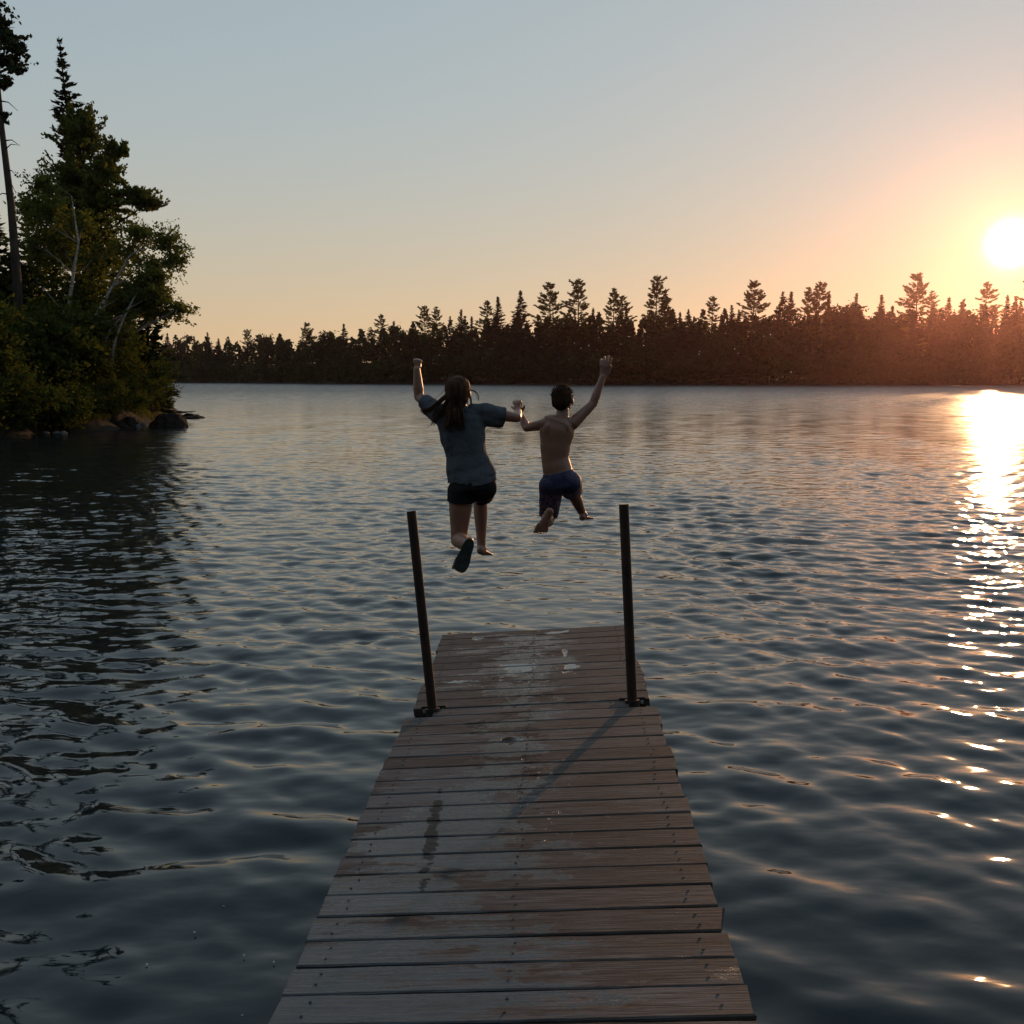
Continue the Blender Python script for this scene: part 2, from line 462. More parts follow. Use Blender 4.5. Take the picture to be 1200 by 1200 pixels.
# worn, browner areas with peeling dark stain
rp = ramp(n, [(0.42, (0, 0, 0)), (0.60, (1, 1, 1))]); l.new(patch, rp.inputs[0])
base = mix(r1.outputs[0], (0.078, 0.057, 0.046), mth('MULTIPLY', rp.outputs[0], 0.55))
rg2 = ramp(n, [(0.52, (1, 1, 1)), (0.66, (0.35, 0.33, 0.32))]); l.new(grain2, rg2.inputs[0])
base = mix(base, rg2.outputs[0], 0.7, 'MULTIPLY')
tone = mth('MULTIPLY_ADD', oi.outputs['Random'], 0.5, 0.75)
tcx = n.new('ShaderNodeCombineXYZ')
for i in range(3): l.new(tone, tcx.inputs[i])
base = mix(base, tcx.outputs[0], 1.0, 'MULTIPLY')
# wet film left by splashing children: most of the near left, splashes down the middle
sep = n.new('ShaderNodeSeparateXYZ'); l.new(geo.outputs['Position'], sep.inputs[0])
wx = sep.outputs[0]; wy = sep.outputs[1]
wn1 = tex(geo.outputs['Position'], 3.4, (0.75, 1.5, 1), 8, 0.68)
wn2 = tex(geo.outputs['Position'], 13.0, (0.7, 1.2, 1), 5, 0.65)
def blob(cx, cy, rx, ry):
    a = mth('POWER', mth('DIVIDE', mth('SUBTRACT', wx, cx), rx), 2.0)
    c = mth('POWER', mth('DIVIDE', mth('SUBTRACT', wy, cy), ry), 2.0)
    return mth('EXPONENT', mth('MULTIPLY', mth('ADD', a, c), -1.0))
M_BLOB, M_MTH, M_TEX = blob, mth, tex
cA = on_z(470, 1120, 0.34); cB = on_z(520, 990, 0.34); cC = on_z(610, 790, 0.36); cD = on_z(600, 880, 0.36)
def big(a, b2): return mth('MAXIMUM', a, b2)
wetmask = big(big(blob(cA.x - 0.12, cA.y - 0.2, 0.55, 0.95), blob(cB.x, cB.y, 0.42, 0.5)), mth('MULTIPLY', big(blob(cC.x, cC.y, 0.34, 1.1), blob(cD.x, cD.y, 0.2, 0.7)), 0.75))
wet = mth('ADD', mth('MULTIPLY', wetmask, 0.85), mth('MULTIPLY_ADD', wn1, 2.4, -1.2))
wet = mth('ADD', wet, mth('MULTIPLY_ADD', wn2, 0.7, -0.35))
wet = mth('ADD', wet, mth('MULTIPLY_ADD', tex(off.outputs[0], 6, (0.3, 2.5, 1), 5, 0.7), 1.4, -0.7))
rw = ramp(n, [(0.44, (0, 0, 0)), (0.52, (1, 1, 1))]); l.new(wet, rw.inputs[0])
wetf = rw.outputs[0]
# standing puddles on the far boards
cP = on_z(606, 783, 0.36); cQ = on_z(668, 785, 0.37); cR = on_z(652, 741, 0.38); cS = on_z(540, 797, 0.35); cT = on_z(662, 764, 0.38); cV = on_z(600, 868, 0.36); cE = on_z(560, 748, 0.34)
pud = blob(cP.x, cP.y, 0.12, 0.16)
for (c, rx, ry) in ((cQ, 0.07, 0.09), (cR, 0.09, 0.05), (cS, 0.11, 0.04), (cT, 0.02, 0.12), (cV, 0.06, 0.05), (cE, 0.06, 0.05)):
    pud = big(pud, blob(c.x, c.y, rx, ry))
pn = tex(geo.outputs['Position'], 16.0, (0.8, 1.0, 1), 4, 0.6)
pud = mth('ADD', pud, mth('MULTIPLY_ADD', pn, 2.4, -1.36))
fine = mth('ADD', mth('MULTIPLY', big(blob(cC.x, cC.y, 0.34, 0.9), mth('MULTIPLY', blob(cD.x + 0.1, cD.y - 0.4, 0.3, 0.6), 0.8)), 0.55), mth('MULTIPLY_ADD', tex(geo.outputs['Position'], 42.0, (0.6, 1.0, 1), 3, 0.6), 3.0, -1.85))
pud = big(pud, fine)
rpd = ramp(n, [(0.40, (0, 0, 0)), (0.47, (1, 1, 1))]); l.new(pud, rpd.inputs[0])
# soaked trails, darker wood that has drunk the water
cK = on_z(507, 975, 0.34); cN = on_z(560, 850, 0.35)
trail = big(blob(cK.x, cK.y, 0.035, 0.55), mth('MULTIPLY', blob(cN.x, cN.y, 0.16, 0.12), 0.8))
trail = mth('ADD', trail, mth('MULTIPLY_ADD', wn2, 2.2, -1.45))
rt = ramp(n, [(0.36, (0, 0, 0)), (0.42, (1, 1, 1))]); l.new(trail, rt.inputs[0])
darkf = mth('MAXIMUM', mth('MULTIPLY', wetf, 0.62), rt.outputs[0])
# grey-blue stain still on the boards, worn to brown wood along the right and where feet pass
stain_edge = tex(off.outputs[0], 9, (0.22, 3.0, 1), 6, 0.7)
st = mth('ADD', big(blob(cA.x - 0.25, cA.y - 0.5, 0.72, 1.15), mth('MULTIPLY', blob(cB.x - 0.1, cB.y + 0.2, 0.5, 0.8), 0.8)), mth('MULTIPLY_ADD', stain_edge, 2.0, -1.0))
st = mth('ADD', st, mth('MULTIPLY_ADD', wn1, 1.6, -0.8))
st = mth('ADD', st, mth('MULTIPLY_ADD', oi.outputs['Random'], 0.4, -0.2))
rs_ = ramp(n, [(0.42, (0, 0, 0)), (0.455, (1, 1, 1))]); l.new(st, rs_.inputs[0])
r3 = ramp(n, [(0.25, (0.062, 0.068, 0.076)), (0.75, (0.115, 0.122, 0.132))]); l.new(grain, r3.inputs[0])
base = mix(base, r3.outputs[0], mth('MULTIPLY', rs_.outputs[0], 0.85))
# rusty brown weather marks on the bare wood
wm = tex(off.outputs[0], 3.0, (0.5, 2.2, 1), 6, 0.68)
rwm = ramp(n, [(0.55, (0, 0, 0)), (0.66, (1, 1, 1))]); l.new(wm, rwm.inputs[0])
base = mix(base, (0.045, 0.029, 0.021), mth('MULTIPLY', rwm.outputs[0], 0.6))
# pale scuffs
sc_ = tex(off.outputs[0], 22, (0.3, 2.0, 1), 5, 0.75)
rsc = ramp(n, [(0.62, (0, 0, 0)), (0.70, (1, 1, 1))]); l.new(sc_, rsc.inputs[0])
base = mix(base, (0.24, 0.20, 0.18), mth('MULTIPLY', rsc.outputs[0], 0.35))
splat = mth('ADD', mth('MULTIPLY', big(blob(cC.x, cC.y, 0.36, 1.0), blob(cD.x, cD.y, 0.26, 0.8)), 0.75), mth('MULTIPLY_ADD', wn2, 2.0, -1.15))
rsp = ramp(n, [(0.42, (0, 0, 0)), (0.52, (1, 1, 1))]); l.new(splat, rsp.inputs[0])
darkf = mth('MAXIMUM', mth('MULTIPLY', wetf, 0.3), mth('MAXIMUM', rt.outputs[0], mth('MULTIPLY', rsp.outputs[0], 0.7)))
base = mix(base, (0.24, 0.22, 0.21), darkf, 'MULTIPLY')
l.new(base, b.inputs['Base Color'])
rough = mth('MULTIPLY_ADD', grain, 0.15, 0.60)
rough = n_mix = mth('ADD', mth('MULTIPLY', rough, mth('SUBTRACT', 1.0, wetf)), mth('MULTIPLY', wetf, 0.22))
rough = mth('ADD', mth('MULTIPLY', rough, mth('SUBTRACT', 1.0, rpd.outputs[0])), mth('MULTIPLY', rpd.outputs[0], 0.06))
l.new(rough, b.inputs['Roughness'])
spc = mth('MULTIPLY_ADD', mth('MULTIPLY', mth('MAXIMUM', mth('MULTIPLY', wetf, 0.8), mth('MULTIPLY', rs_.outputs[0], 0.3)), mth('SUBTRACT', 1.0, rt.outputs[0])), 0.45, 0.10)
spc = mth('MAXIMUM', spc, mth('MULTIPLY', rpd.outputs[0], 0.6))
l.new(spc, b.inputs['Specular IOR Level'])
bp = n.new('ShaderNodeBump'); bp.inputs['Distance'].default_value = 0.0035
hh = mth('ADD', mth('MULTIPLY', grain, 0.8), mth('MULTIPLY', grain2, 0.5))
hh = mth('MULTIPLY', hh, mth('SUBTRACT', 1.0, mth('MULTIPLY', rpd.outputs[0], 0.95)))
l.new(hh, bp.inputs['Height']); l.new(bp.outputs[0], b.inputs['Normal'])
l.new(b.outputs[0], out.inputs[0])
M['plank'] = m

dock = empty('dock', deck(WID / 2, 0.0) - Vector((0, 0, 0.3)))
tag(dock, 'weathered wooden dock of wet grey brown planks running out into the lake', 'dock')
ROT = Matrix((U, AX - U * AX.dot(U), UP)).transposed()
ya = (AX - U * AX.dot(U)).normalized()
ROT = Matrix((U, ya, UP)).transposed()
drng = random.Random(5)

SHEAR = AX.dot(U) / AX.dot(ya)
def plank_mesh(u0, u1, w, th, notch=None):
    """a board along x from u0 to u1, rounded top edges, slightly waved; y from 0 to w"""
    g = Geo()
    xs = [u0 + (u1 - u0) * i / 10 for i in range(11)]
    e = 0.004
    k = drng.uniform(0, 6)
    prof = [(0, -th), (0, -e), (e, 0), (w - e, 0), (w, -e), (w, -th)]
    V = []
    for i, x in enumerate(xs):
        a = 0.0016 * math.sin(x * 5 + k); c = 0.0005 * math.sin(x * 3.1 + 2 * k)
        for j, (yy, zz) in enumerate(prof):
            y2 = yy + a + (0.0012 * math.sin(x * 23 + k + j))
            x2 = x + yy * SHEAR
            if notch and i == 10 and yy < w * 0.6: x2 -= notch
            if i in (0, 10): x2 += 0.004 * math.sin(9 * j + k * 3)
            V.append((x2, y2, zz + c))
    Q = []
    m_ = len(prof)
    for i in range(10):
        for j in range(m_):
            j2 = (j + 1) % m_
            Q.append((i * m_ + j, i * m_ + j2, (i + 1) * m_ + j2, (i + 1) * m_ + j))
    o = 10 * m_
    Q += [(0, 3, 2, 1), (0, 5, 4, 3), (o + 0, o + 1, o + 2, o + 3), (o + 0, o + 3, o + 4, o + 5)]
    return g.add(V, Q)

def rel(o, parent, mat4):
    o.parent = parent
    o.matrix_parent_inverse = Matrix.Identity(4)
    o.matrix_local = Matrix.Translation(parent.location).inverted() @ mat4

def put_plank(s, w, u0, u1, th=0.038, h=0.0, notch=None):
    me = plank_mesh(u0, u1, w, th, notch).mesh('plank')
    o = obj('plank', me, M['plank'])
    tilt = Matrix.Rotation(drng.uniform(-0.003, 0.003), 4, 'X') @ Matrix.Rotation(drng.uniform(-0.0035, 0.0035), 4, 'Z')
    rel(o, dock, Matrix.Translation(deck(0, s, h + drng.uniform(-0.0009, 0.0009))) @ ROT.to_4x4() @ tilt)
    return o

PITCHW = 0.1325
s = S_JOIN - 0.126
k = 0
while s > -3.4:
    notch = 0.03 if abs(s - S(1092)) < 0.07 else None
    put_plank(s, PITCHW - drng.uniform(0.006, 0.010), drng.uniform(-0.007, 0.007), WID + drng.uniform(-0.007, 0.007) + (0.006 if notch else 0), notch=notch)
    s -= PITCHW; k += 1
put_plank(S_JOIN + 0.006, S_FAR - S_JOIN - 0.012, 0.135, WID - 0.125)      # short board between the two poles
nfar = 11
pw = (S_END - S_FAR) / nfar
for i in range(nfar):
    put_plank(S_FAR + i * pw, pw - drng.uniform(0.006, 0.010), 0.02 + drng.uniform(-0.008, 0.008), WID - 0.022 + drng.uniform(-0.008, 0.008), h=0.002)

# nail heads, driven a little below the surface
g = Geo()
for ch in dock.children:
    if not ch.name.startswith('plank'): continue
    xs_ = [v.co.x for v in ch.data.vertices]; x0_, x1_ = min(xs_), max(xs_); w_ = max(v.co.y for v in ch.data.vertices)
    for u_ in (x0_ + 0.085, (x0_ + x1_) / 2, x1_ - 0.085):
        for y_ in (0.3 * w_, 0.72 * w_):
            c_ = ch.matrix_basis @ Vector((u_ + drng.uniform(-0.008, 0.008), y_ + drng.uniform(-0.006, 0.006), 0))
            g.tube([c_ - UP * 0.003, c_ + UP * 0.0018], [0.0040, 0.0040], 7)
tag(rel_ := obj('nail', g.mesh('nail'), M['dark_steel']), kind='stuff')
rel(rel_, dock, Matrix.Translation(dock.location) @ Matrix.Identity(4))
# frame under the boards
def beam(u0, u1, s0, s1, z0, z1, name='beam', mat='beam'):
    g = Geo(); g.box((u0, 0, z0), (u1, s1 - s0, z1))
    o = obj(name, g.mesh(name), M[mat])
    rel(o, dock, Matrix.Translation(deck(0, s0)) @ ROT.to_4x4())
    bv = o.modifiers.new('b', 'BEVEL'); bv.width = 0.006; bv.segments = 2
    return o
sk = AX.dot(U)
def beam_along(u0, s0, s1):
    g = Geo()
    pts = []
    for z in (-0.2, -0.043):
        for (uu, ss) in ((u0, s0), (u0 + 0.045, s0), (u0 + 0.045, s1), (u0, s1)):
            p = AX * ss + U * uu
            pts.append((p.dot(U), p.dot(ya), z))
    g.add(pts, [(3, 2, 1, 0), (4, 5, 6, 7), (0, 1, 5, 4), (1, 2, 6, 5), (2, 3, 7, 6), (3, 0, 4, 7)])
    o = obj('beam', g.mesh('beam'), M['beam'])
    rel(o, dock, Matrix.Translation(deck(0, 0)) @ ROT.to_4x4())
for u0 in (0.06, WID / 2 - 0.02, WID - 0.105):
    beam_along(u0, -3.4, S_JOIN - 0.01)
    beam_along(u0, S_FAR + 0.06, S_END - 0.01)
beam(0.0 + 0.025, WID - 0.03, S_FAR * 1.0 + 0.004, S_FAR + 0.05, -0.13, -0.041)

# two rusty poles in sleeves at the joint
def pole(px_b, py_b, px_t, py_t, label):
    base = on_z(px_b, py_b, ZL + (ZR - ZL) * (0.1 if px_b < 600 else 0.9))
    d = (base - CAM).dot(Vector((0, CP, -SP)))
    top = P(px_t, py_t, d)
    ax = (top - base).normalized()
    L = (top - base).length
    g = Geo()
    r_o, r_i = 0.0238, 0.0195
    pts = [base - ax * 2.2, base, base + ax * L * 0.5, top]
    g.tube(pts, [r_o] * 4, 20, cap=False)
    g.tube([top, top - ax * 0.12], [r_i, r_i], 20, cap=True)
    # rim between outer and inner wall
    t = ax.orthogonal().normalized(); t2 = ax.cross(t)
    V, Q = [], []
    for i in range(20):
        a = 2 * math.pi * i / 20
        dd = t * math.cos(a) + t2 * math.sin(a)
        V += [tuple(top + dd * r_o), tuple(top + dd * r_i)]
    for i in range(20):
        j = (i + 1) % 20
        Q.append((2 * i, 2 * j, 2 * j + 1, 2 * i + 1))
    g.add(V, Q)
    o = g.build('pole', M['rust'], smooth=False)
    me = o.data
    for f in me.polygons: f.use_smooth = len(f.vertices) == 4 and f.area > 0.001
    o['label'] = label
    rel(o, dock, Matrix.Identity(4))
    # sleeve and bolted flange round the pole
    g = Geo()
    g.tube([base - ax * 0.14, base + ax * 0.012], [0.036, 0.036], 16)
    f = g.build('sleeve', M['dark_steel'])
    f.parent = o; f.matrix_parent_inverse = Matrix.Identity(4)
    g = Geo(); g.box((-0.062, -0.012, -0.05), (0.062, 0.012, 0.012))
    pl = obj('bracket', g.mesh('bracket'), M['dark_steel'])
    pl.parent = o; pl.matrix_local = Matrix.Translation(base + ya * 0.046) @ ROT.to_4x4()
    for sx in (-1, 1):
        g = Geo(); g.tube([(sx * 0.047, -0.012, -0.01), (sx * 0.047, -0.022, -0.01)], [0.009, 0.009], 8)
        bo = obj('bolt', g.mesh('bolt'), M['pale_steel'])
        bo.parent = o; bo.matrix_local = Matrix.Translation(base + ya * 0.046) @ ROT.to_4x4()
M['pale_steel'] = noise_mat('galvanised_steel', (0.25, 0.25, 0.25), (0.5, 0.5, 0.5), 20, 0.45)
pole(507, 833, 482, 599, 'rusty steel pole at the left end of the joint')
pole(741, 823, 731, 591, 'rusty steel pole at the right end of the joint')

# ------------------------------------------------------------------ the two children
class Blob:
    """overlapping ellipsoids that are fused into one continuous skin"""
    _t = None
    def __init__(self):
        self.g = Geo()
        if Blob._t is None:
            bm = bmesh.new(); bmesh.ops.create_icosphere(bm, subdivisions=3, radius=1.0)
            bm.verts.ensure_lookup_table()
            Blob._t = (np.array([v.co[:] for v in bm.verts]), np.array([[v.index for v in f.verts] for f in bm.faces])); bm.free()
    def ell(self, c, r, axes=None):
        V, T = Blob._t
        r = np.array((r, r, r) if isinstance(r, (int, float)) else r, float)
        A = np.eye(3) if axes is None else np.array([list(a) for a in axes])
        self.g.add((V * r) @ A + np.array(c[:]), None, T)
    def chain(self, pts, rad, flat=None):
        pts = [Vector(p) for p in pts]
        for i in range(len(pts) - 1):
            a, b_ = pts[i], pts[i + 1]
            L = (b_ - a).length
            rm = min(rad[i], rad[i + 1])
            k = max(2, int(L / (rm * 0.33)))
            for j in range(k + 1):
                t = j / k
                r = rad[i] * (1 - t) + rad[i + 1] * t
                self.ell(a.lerp(b_, t), r)
    def torso(self, rows, side=None):
        """rows of (centre, rx, ry) joined by ellipsoids; x axis follows side"""
        sx = Vector(side or (1, 0, 0)).normalized()
        for i in range(len(rows) - 1):
            (a, ax_, ay_), (b_, bx_, by_) = rows[i], rows[i + 1]
            L = (b_ - a).length
            k = max(2, int(L / 0.012))
            up = (a - b_).normalized(); fy = up.cross(sx).normalized(); x = fy.cross(up)
            for j in range(k + 1):
                t = j / k
                t2 = t * t * (3 - 2 * t)
                self.ell(a.lerp(b_, t), (ax_ + (bx_ - ax_) * t2, ay_ + (by_ - ay_) * t2, 0.035), (x, fy, up))
    def skin(self, name, voxel=0.005, it=3, fac=0.5, dec=None):
        me = self.g.mesh(name)
        o = bpy.data.objects.new('tmp', me); col.objects.link(o)
        r = o.modifiers.new('r', 'REMESH'); r.mode = 'VOXEL'; r.voxel_size = voxel; r.use_smooth_shade = True
        s_ = o.modifiers.new('s', 'SMOOTH'); s_.factor = fac; s_.iterations = it
        if dec:
            d = o.modifiers.new('d', 'DECIMATE'); d.ratio = dec
        dg = bpy.context.evaluated_depsgraph_get()
        res = bpy.data.meshes.new_from_object(o.evaluated_get(dg))
        bpy.data.objects.remove(o); bpy.data.meshes.remove(me)
        res.name = name
        res.polygons.foreach_set('use_smooth', np.ones(len(res.polygons), bool))
        return res

def G(zx, zy, d): return P(450 + zx / 4.0, 390 + zy / 4.0, d)

def hand(B, wrist, d, side, nrm, size, curl, thumb=(0.6, 0.5), spread=0.06, curls=None):
    """palm and five fingers. d to the fingertips, side to the thumb, nrm out of the palm."""
    d = d.normalized(); side = (side - d * side.dot(d)).normalized(); nrm = d.cross(side) if d.cross(side).dot(nrm) > 0 else side.cross(d)
    pl = size * 0.50
    for t in np.linspace(0.0, 1, 7):
        B.ell(wrist + d * pl * t, (size * (0.17 + 0.06 * t), size * 0.02 + size * 0.05, size * (0.085 - 0.01 * t)), (side, d, nrm))
    lens = [0.44, 0.5, 0.47, 0.37]
    for i in range(4):
        off = (1.5 - i) / 1.5
        base = wrist + d * pl * (0.98 - 0.05 * abs(off)) + side * size * 0.185 * off
        a = -spread * off
        dirv = (d * math.cos(a) + side * math.sin(-a) * 1.0).normalized()
        L = size * lens[i]
        c = curls[i] if curls else curl
        p = base; pts = [p]; ang = c * 0.6
        for seg, fr in enumerate((0.45, 0.32, 0.23)):
            dv = dirv * math.cos(ang) + nrm * math.sin(ang)
            p = p + dv * L * fr; pts.append(p); ang += c * (0.95 if seg == 0 else 0.7)
        r = size * 0.058
        B.chain(pts, [r * 1.05, r, r * 0.92, r * 0.8])
    tb = wrist + d * pl * 0.30 + side * size * 0.15 + nrm * size * 0.03
    t_out, t_in = thumb
    d1 = (d * math.cos(t_out) + side * math.sin(t_out) + nrm * t_in).normalized()
    d2 = (d * math.cos(t_out * 0.5) + side * math.sin(t_out * 0.5) + nrm * t_in * 1.8).normalized()
    B.chain([wrist + d * pl * 0.1 + side * size * 0.06, tb, tb + d1 * size * 0.24, tb + d1 * size * 0.24 + d2 * size * 0.18], [size * 0.09, size * 0.085, size * 0.068, size * 0.052])

def foot(B, ankle, heel, toe, up, size):
    """heel to toe tip, up = out of the instep"""
    d = (toe - heel).normalized(); up = (up - d * up.dot(d)).normalized(); sd = d.cross(up)
    L = size
    B.ell(heel + d * L * 0.10 + up * L * 0.10, (L * 0.12, L * 0.12, L * 0.12), (d, sd, up))
    for t in np.linspace(0.1, 0.78, 9):
        w = L * (0.14 + 0.085 * max(0, (t - 0.3) / 0.48)); h = L * (0.145 - 0.115 * t)
        B.ell(heel + d * L * t + up * (h * 0.95), (L * 0.09, w, h), (d, sd, up))
    B.chain([ankle, heel + d * L * 0.24 + up * L * 0.2], [L * 0.15, L * 0.16])
    B.chain([ankle, heel + d * L * 0.08 + up * L * 0.14], [L * 0.13, L * 0.11])
    for i in range(5):
        off = (i - 2) / 2
        l0 = L * (0.70 - 0.02 * off * off); tip = L * (0.98 - 0.045 * i if i else 0.97)
        r = L * (0.052 if i == 0 else 0.038)
        B.chain([heel + d * l0 + sd * L * 0.18 * off + up * L * 0.05, heel + d * tip + sd * L * 0.19 * off + up * L * 0.035], [r * 1.05, r])
    return d, sd, up

def head(B, c, fwd, up, s):
    """s = half height of the head"""
    fwd = fwd.normalized(); up = (up - fwd * up.dot(fwd)).normalized(); rt = fwd.cross(up)
    ax = (rt, fwd, up)
    B.ell(c + up * s * 0.22 - fwd * s * 0.06, (s * 0.74, s * 0.90, s * 0.78), ax)
    B.ell(c - up * s * 0.25 + fwd * s * 0.30, (s * 0.56, s * 0.55, s * 0.62), ax)
    B.ell(c - up * s * 0.72 + fwd * s * 0.52, (s * 0.30, s * 0.28, s * 0.22), ax)     # chin
    B.chain([c + up * s * 0.05 + fwd * s * 0.80, c - up * s * 0.22 + fwd * s * 1.00], [s * 0.08, s * 0.13])  # nose
    B.ell(c + up * s * 0.14 + fwd * s * 0.72, (s * 0.42, s * 0.16, s * 0.10), ax)     # brow
    B.ell(c - up * s * 0.46 + fwd * s * 0.82, (s * 0.22, s * 0.10, s * 0.075), ax)    # lips
    for k in (-1, 1):
        B.ell(c + rt * k * s * 0.76 - up * s * 0.10 - fwd * s * 0.02, (s * 0.09, s * 0.17, s * 0.27), ax)  # ears
        B.ell(c + rt * k * s * 0.40 - up * s * 0.2 + fwd * s * 0.58, (s * 0.2, s * 0.2, s * 0.2), ax)      # cheeks
    return rt, fwd, up

def face(c, rt, fwd, up, s, root):
    for k in (-1, 1):
        bm = bmesh.new(); bmesh.ops.create_uvsphere(bm, u_segments=14, v_segments=10, radius=s * 0.115)
        me = bpy.data.meshes.new('eye'); bm.to_mesh(me); bm.free()
        o = obj('eye', me, M['eye']); o.parent = root
        o.matrix_local = Matrix.Translation(c + rt * k * s * 0.30 + up * s * 0.0 + fwd * s * 0.79 - root.location)

def skin_mat(name, c1, c2):
    m, n, l, out = material(name)
    b = n.new('ShaderNodeBsdfPrincipled'); tc = n.new('ShaderNodeTexCoord')
    t = n.new('ShaderNodeTexNoise'); t.inputs['Scale'].default_value = 9; t.inputs['Detail'].default_value = 4
    l.new(tc.outputs['Object'], t.inputs['Vector'])
    r = ramp(n, [(0.3, c1), (0.7, c2)]); l.new(t.outputs['Fac'], r.inputs[0]); l.new(r.outputs[0], b.inputs['Base Color'])
    b.inputs['Roughness'].default_value = 0.42
    b.inputs['Subsurface Weight'].default_value = 0.12
    b.inputs['Subsurface Radius'].default_value = (0.012, 0.004, 0.002)
    t2 = n.new('ShaderNodeTexNoise'); t2.inputs['Scale'].default_value = 120
    l.new(tc.outputs['Object'], t2.inputs['Vector'])
    bp = n.new('ShaderNodeBump'); bp.inputs['Distance'].default_value = 0.0008; l.new(t2.outputs['Fac'], bp.inputs['Height']); l.new(bp.outputs[0], b.inputs['Normal'])
    l.new(b.outputs[0], out.inputs[0]); return m
M['skin'] = skin_mat('skin', (0.27, 0.13, 0.085), (0.34, 0.17, 0.115))
M['tan_skin'] = skin_mat('tan_skin', (0.23, 0.10, 0.062), (0.29, 0.135, 0.085))
M['eye'] = noise_mat('eye', (0.6, 0.58, 0.55), (0.7, 0.68, 0.65), 5, 0.2)
M['hair_brown'] = noise_mat('brown_hair', (0.028, 0.012, 0.006), (0.095, 0.040, 0.019), 30, 0.7, 0.004, 40, spec=0.12, stretch=(1, 1, 0.15))
M['hair_dark'] = noise_mat('dark_brown_hair', (0.02, 0.010, 0.006), (0.055, 0.026, 0.014), 30, 0.75, 0.003, 60, spec=0.1, stretch=(1, 1, 0.3))
M['shirt'] = noise_mat('blue_grey_jersey', (0.072, 0.080, 0.092), (0.098, 0.108, 0.124), 3, 0.9, 0.0006, 260, spec=0.15)
M['black_cloth'] = noise_mat('black_cloth', (0.008, 0.008, 0.01), (0.018, 0.018, 0.02), 8, 0.85, 0.0006, 200, spec=0.2)
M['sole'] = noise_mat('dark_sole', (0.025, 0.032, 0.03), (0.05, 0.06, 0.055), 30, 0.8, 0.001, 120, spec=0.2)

def local(me, loc):
    """move mesh data so that it is expressed from loc"""
    V = np.empty(len(me.vertices) * 3, np.float32); me.vertices.foreach_get('co', V)
    V = V.reshape(-1, 3) - np.array(loc[:], np.float32)
    me.vertices.foreach_set('co', V.reshape(-1)); me.update(); return me

def cut(me, tests):
    bm = bmesh.new(); bm.from_mesh(me)
    kill = [f for f in bm.faces if any(t(f.calc_center_median()) for t in tests)]
    bmesh.ops.delete(bm, geom=kill, context='FACES')
    for _ in range(2):
        bmesh.ops.smooth_vert(bm, verts=[v for v in bm.verts if v.is_boundary], factor=0.5, use_axis_x=True, use_axis_y=True, use_axis_z=True)
    bm.to_mesh(me); bm.free(); return me

def folds(me, amp, scale, seed, dirs=(1, 1, 0.35)):
    nv = len(me.vertices)
    off = Vector((seed * 3.1, seed * 1.7, seed))
    for v in me.vertices:
        p = Vector((v.co.x * dirs[0], v.co.y * dirs[1], v.co.z * dirs[2])) * scale + off
        k = noise.noise(p) + 0.5 * noise.noise(p * 2.3)
        v.co = v.co + v.normal * (k * amp)
    me.update(); return me

# ---- girl
D = 6.95
gc = dict(neck=G(357, 356, D), chest=G(362, 430, D), rib=G(370, 500, D), waist=G(385, 590, D), pelvis=G(412, 700, D))
B = Blob()
sideg = G(470, 352, D) - G(250, 358, D)
B.torso([(G(358, 362, D), 0.05, 0.05), (G(359, 382, D), 0.135, 0.075), (gc['chest'], 0.14, 0.088), (gc['rib'], 0.125, 0.085), (gc['waist'], 0.112, 0.078), (G(408, 680, D), 0.132, 0.095), (G(414, 725, D), 0.138, 0.098)], sideg)
B.chain([G(352, 330, D + 0.01), gc['neck']], [0.046, 0.05])
hc = G(350, 283, D + 0.01)
hf = head(B, hc, Vector((0.28, 1, -0.05)), Vector((-0.03, 0, 1)), 0.104)
# raised left arm with fist
shL, elL, wrL = G(258, 376, D), G(164, 300, D + 0.12), G(154, 172, D + 0.10)
B.chain([G(300, 372, D), shL, shL.lerp(elL, 0.5), elL, elL.lerp(wrL, 0.3), wrL], [0.05, 0.048, 0.042, 0.034, 0.036, 0.024])
hand(B, wrL, G(162, 110, D + 0.10) - wrL, Vector((1, 0.3, 0)), Vector((0.2, 1, 0)), 0.125, 1.75, thumb=(0.25, 0.9), spread=0.02)
# right arm out to the boy
shR, elR, wrR = G(462, 372, D), G(622, 398, D + 0.10), G(630, 366, D + 0.26)
B.chain([G(420, 370, D), shR, shR.lerp(elR, 0.5), elR, elR.lerp(wrR, 0.35), wrR], [0.05, 0.048, 0.042, 0.033, 0.034, 0.023])
hand(B, wrR, Vector((-0.15, 0.45, 1)), Vector((-1, 0.1, 0)), Vector((0.3, 1, -0.3)), 0.135, 1.1, thumb=(0.7, 0.6), spread=0.03)
# left leg: thigh down, shin folded back so that the sole faces the dock
hpL, knL, anL = G(364, 738, D), G(350, 972, D + 0.06), G(398, 992, D - 0.24)
B.chain([hpL, hpL.lerp(knL, 0.35), hpL.lerp(knL, 0.75), knL], [0.086, 0.08, 0.062, 0.054])
B.chain([knL, knL.lerp(anL, 0.35), anL], [0.052, 0.054, 0.034])
heL, toL = G(407, 966, D - 0.315), G(352, 1116, D - 0.29)
fg = foot(B, anL, heL, toL, Vector((0, 1, 0.1)), (toL - heL).length)
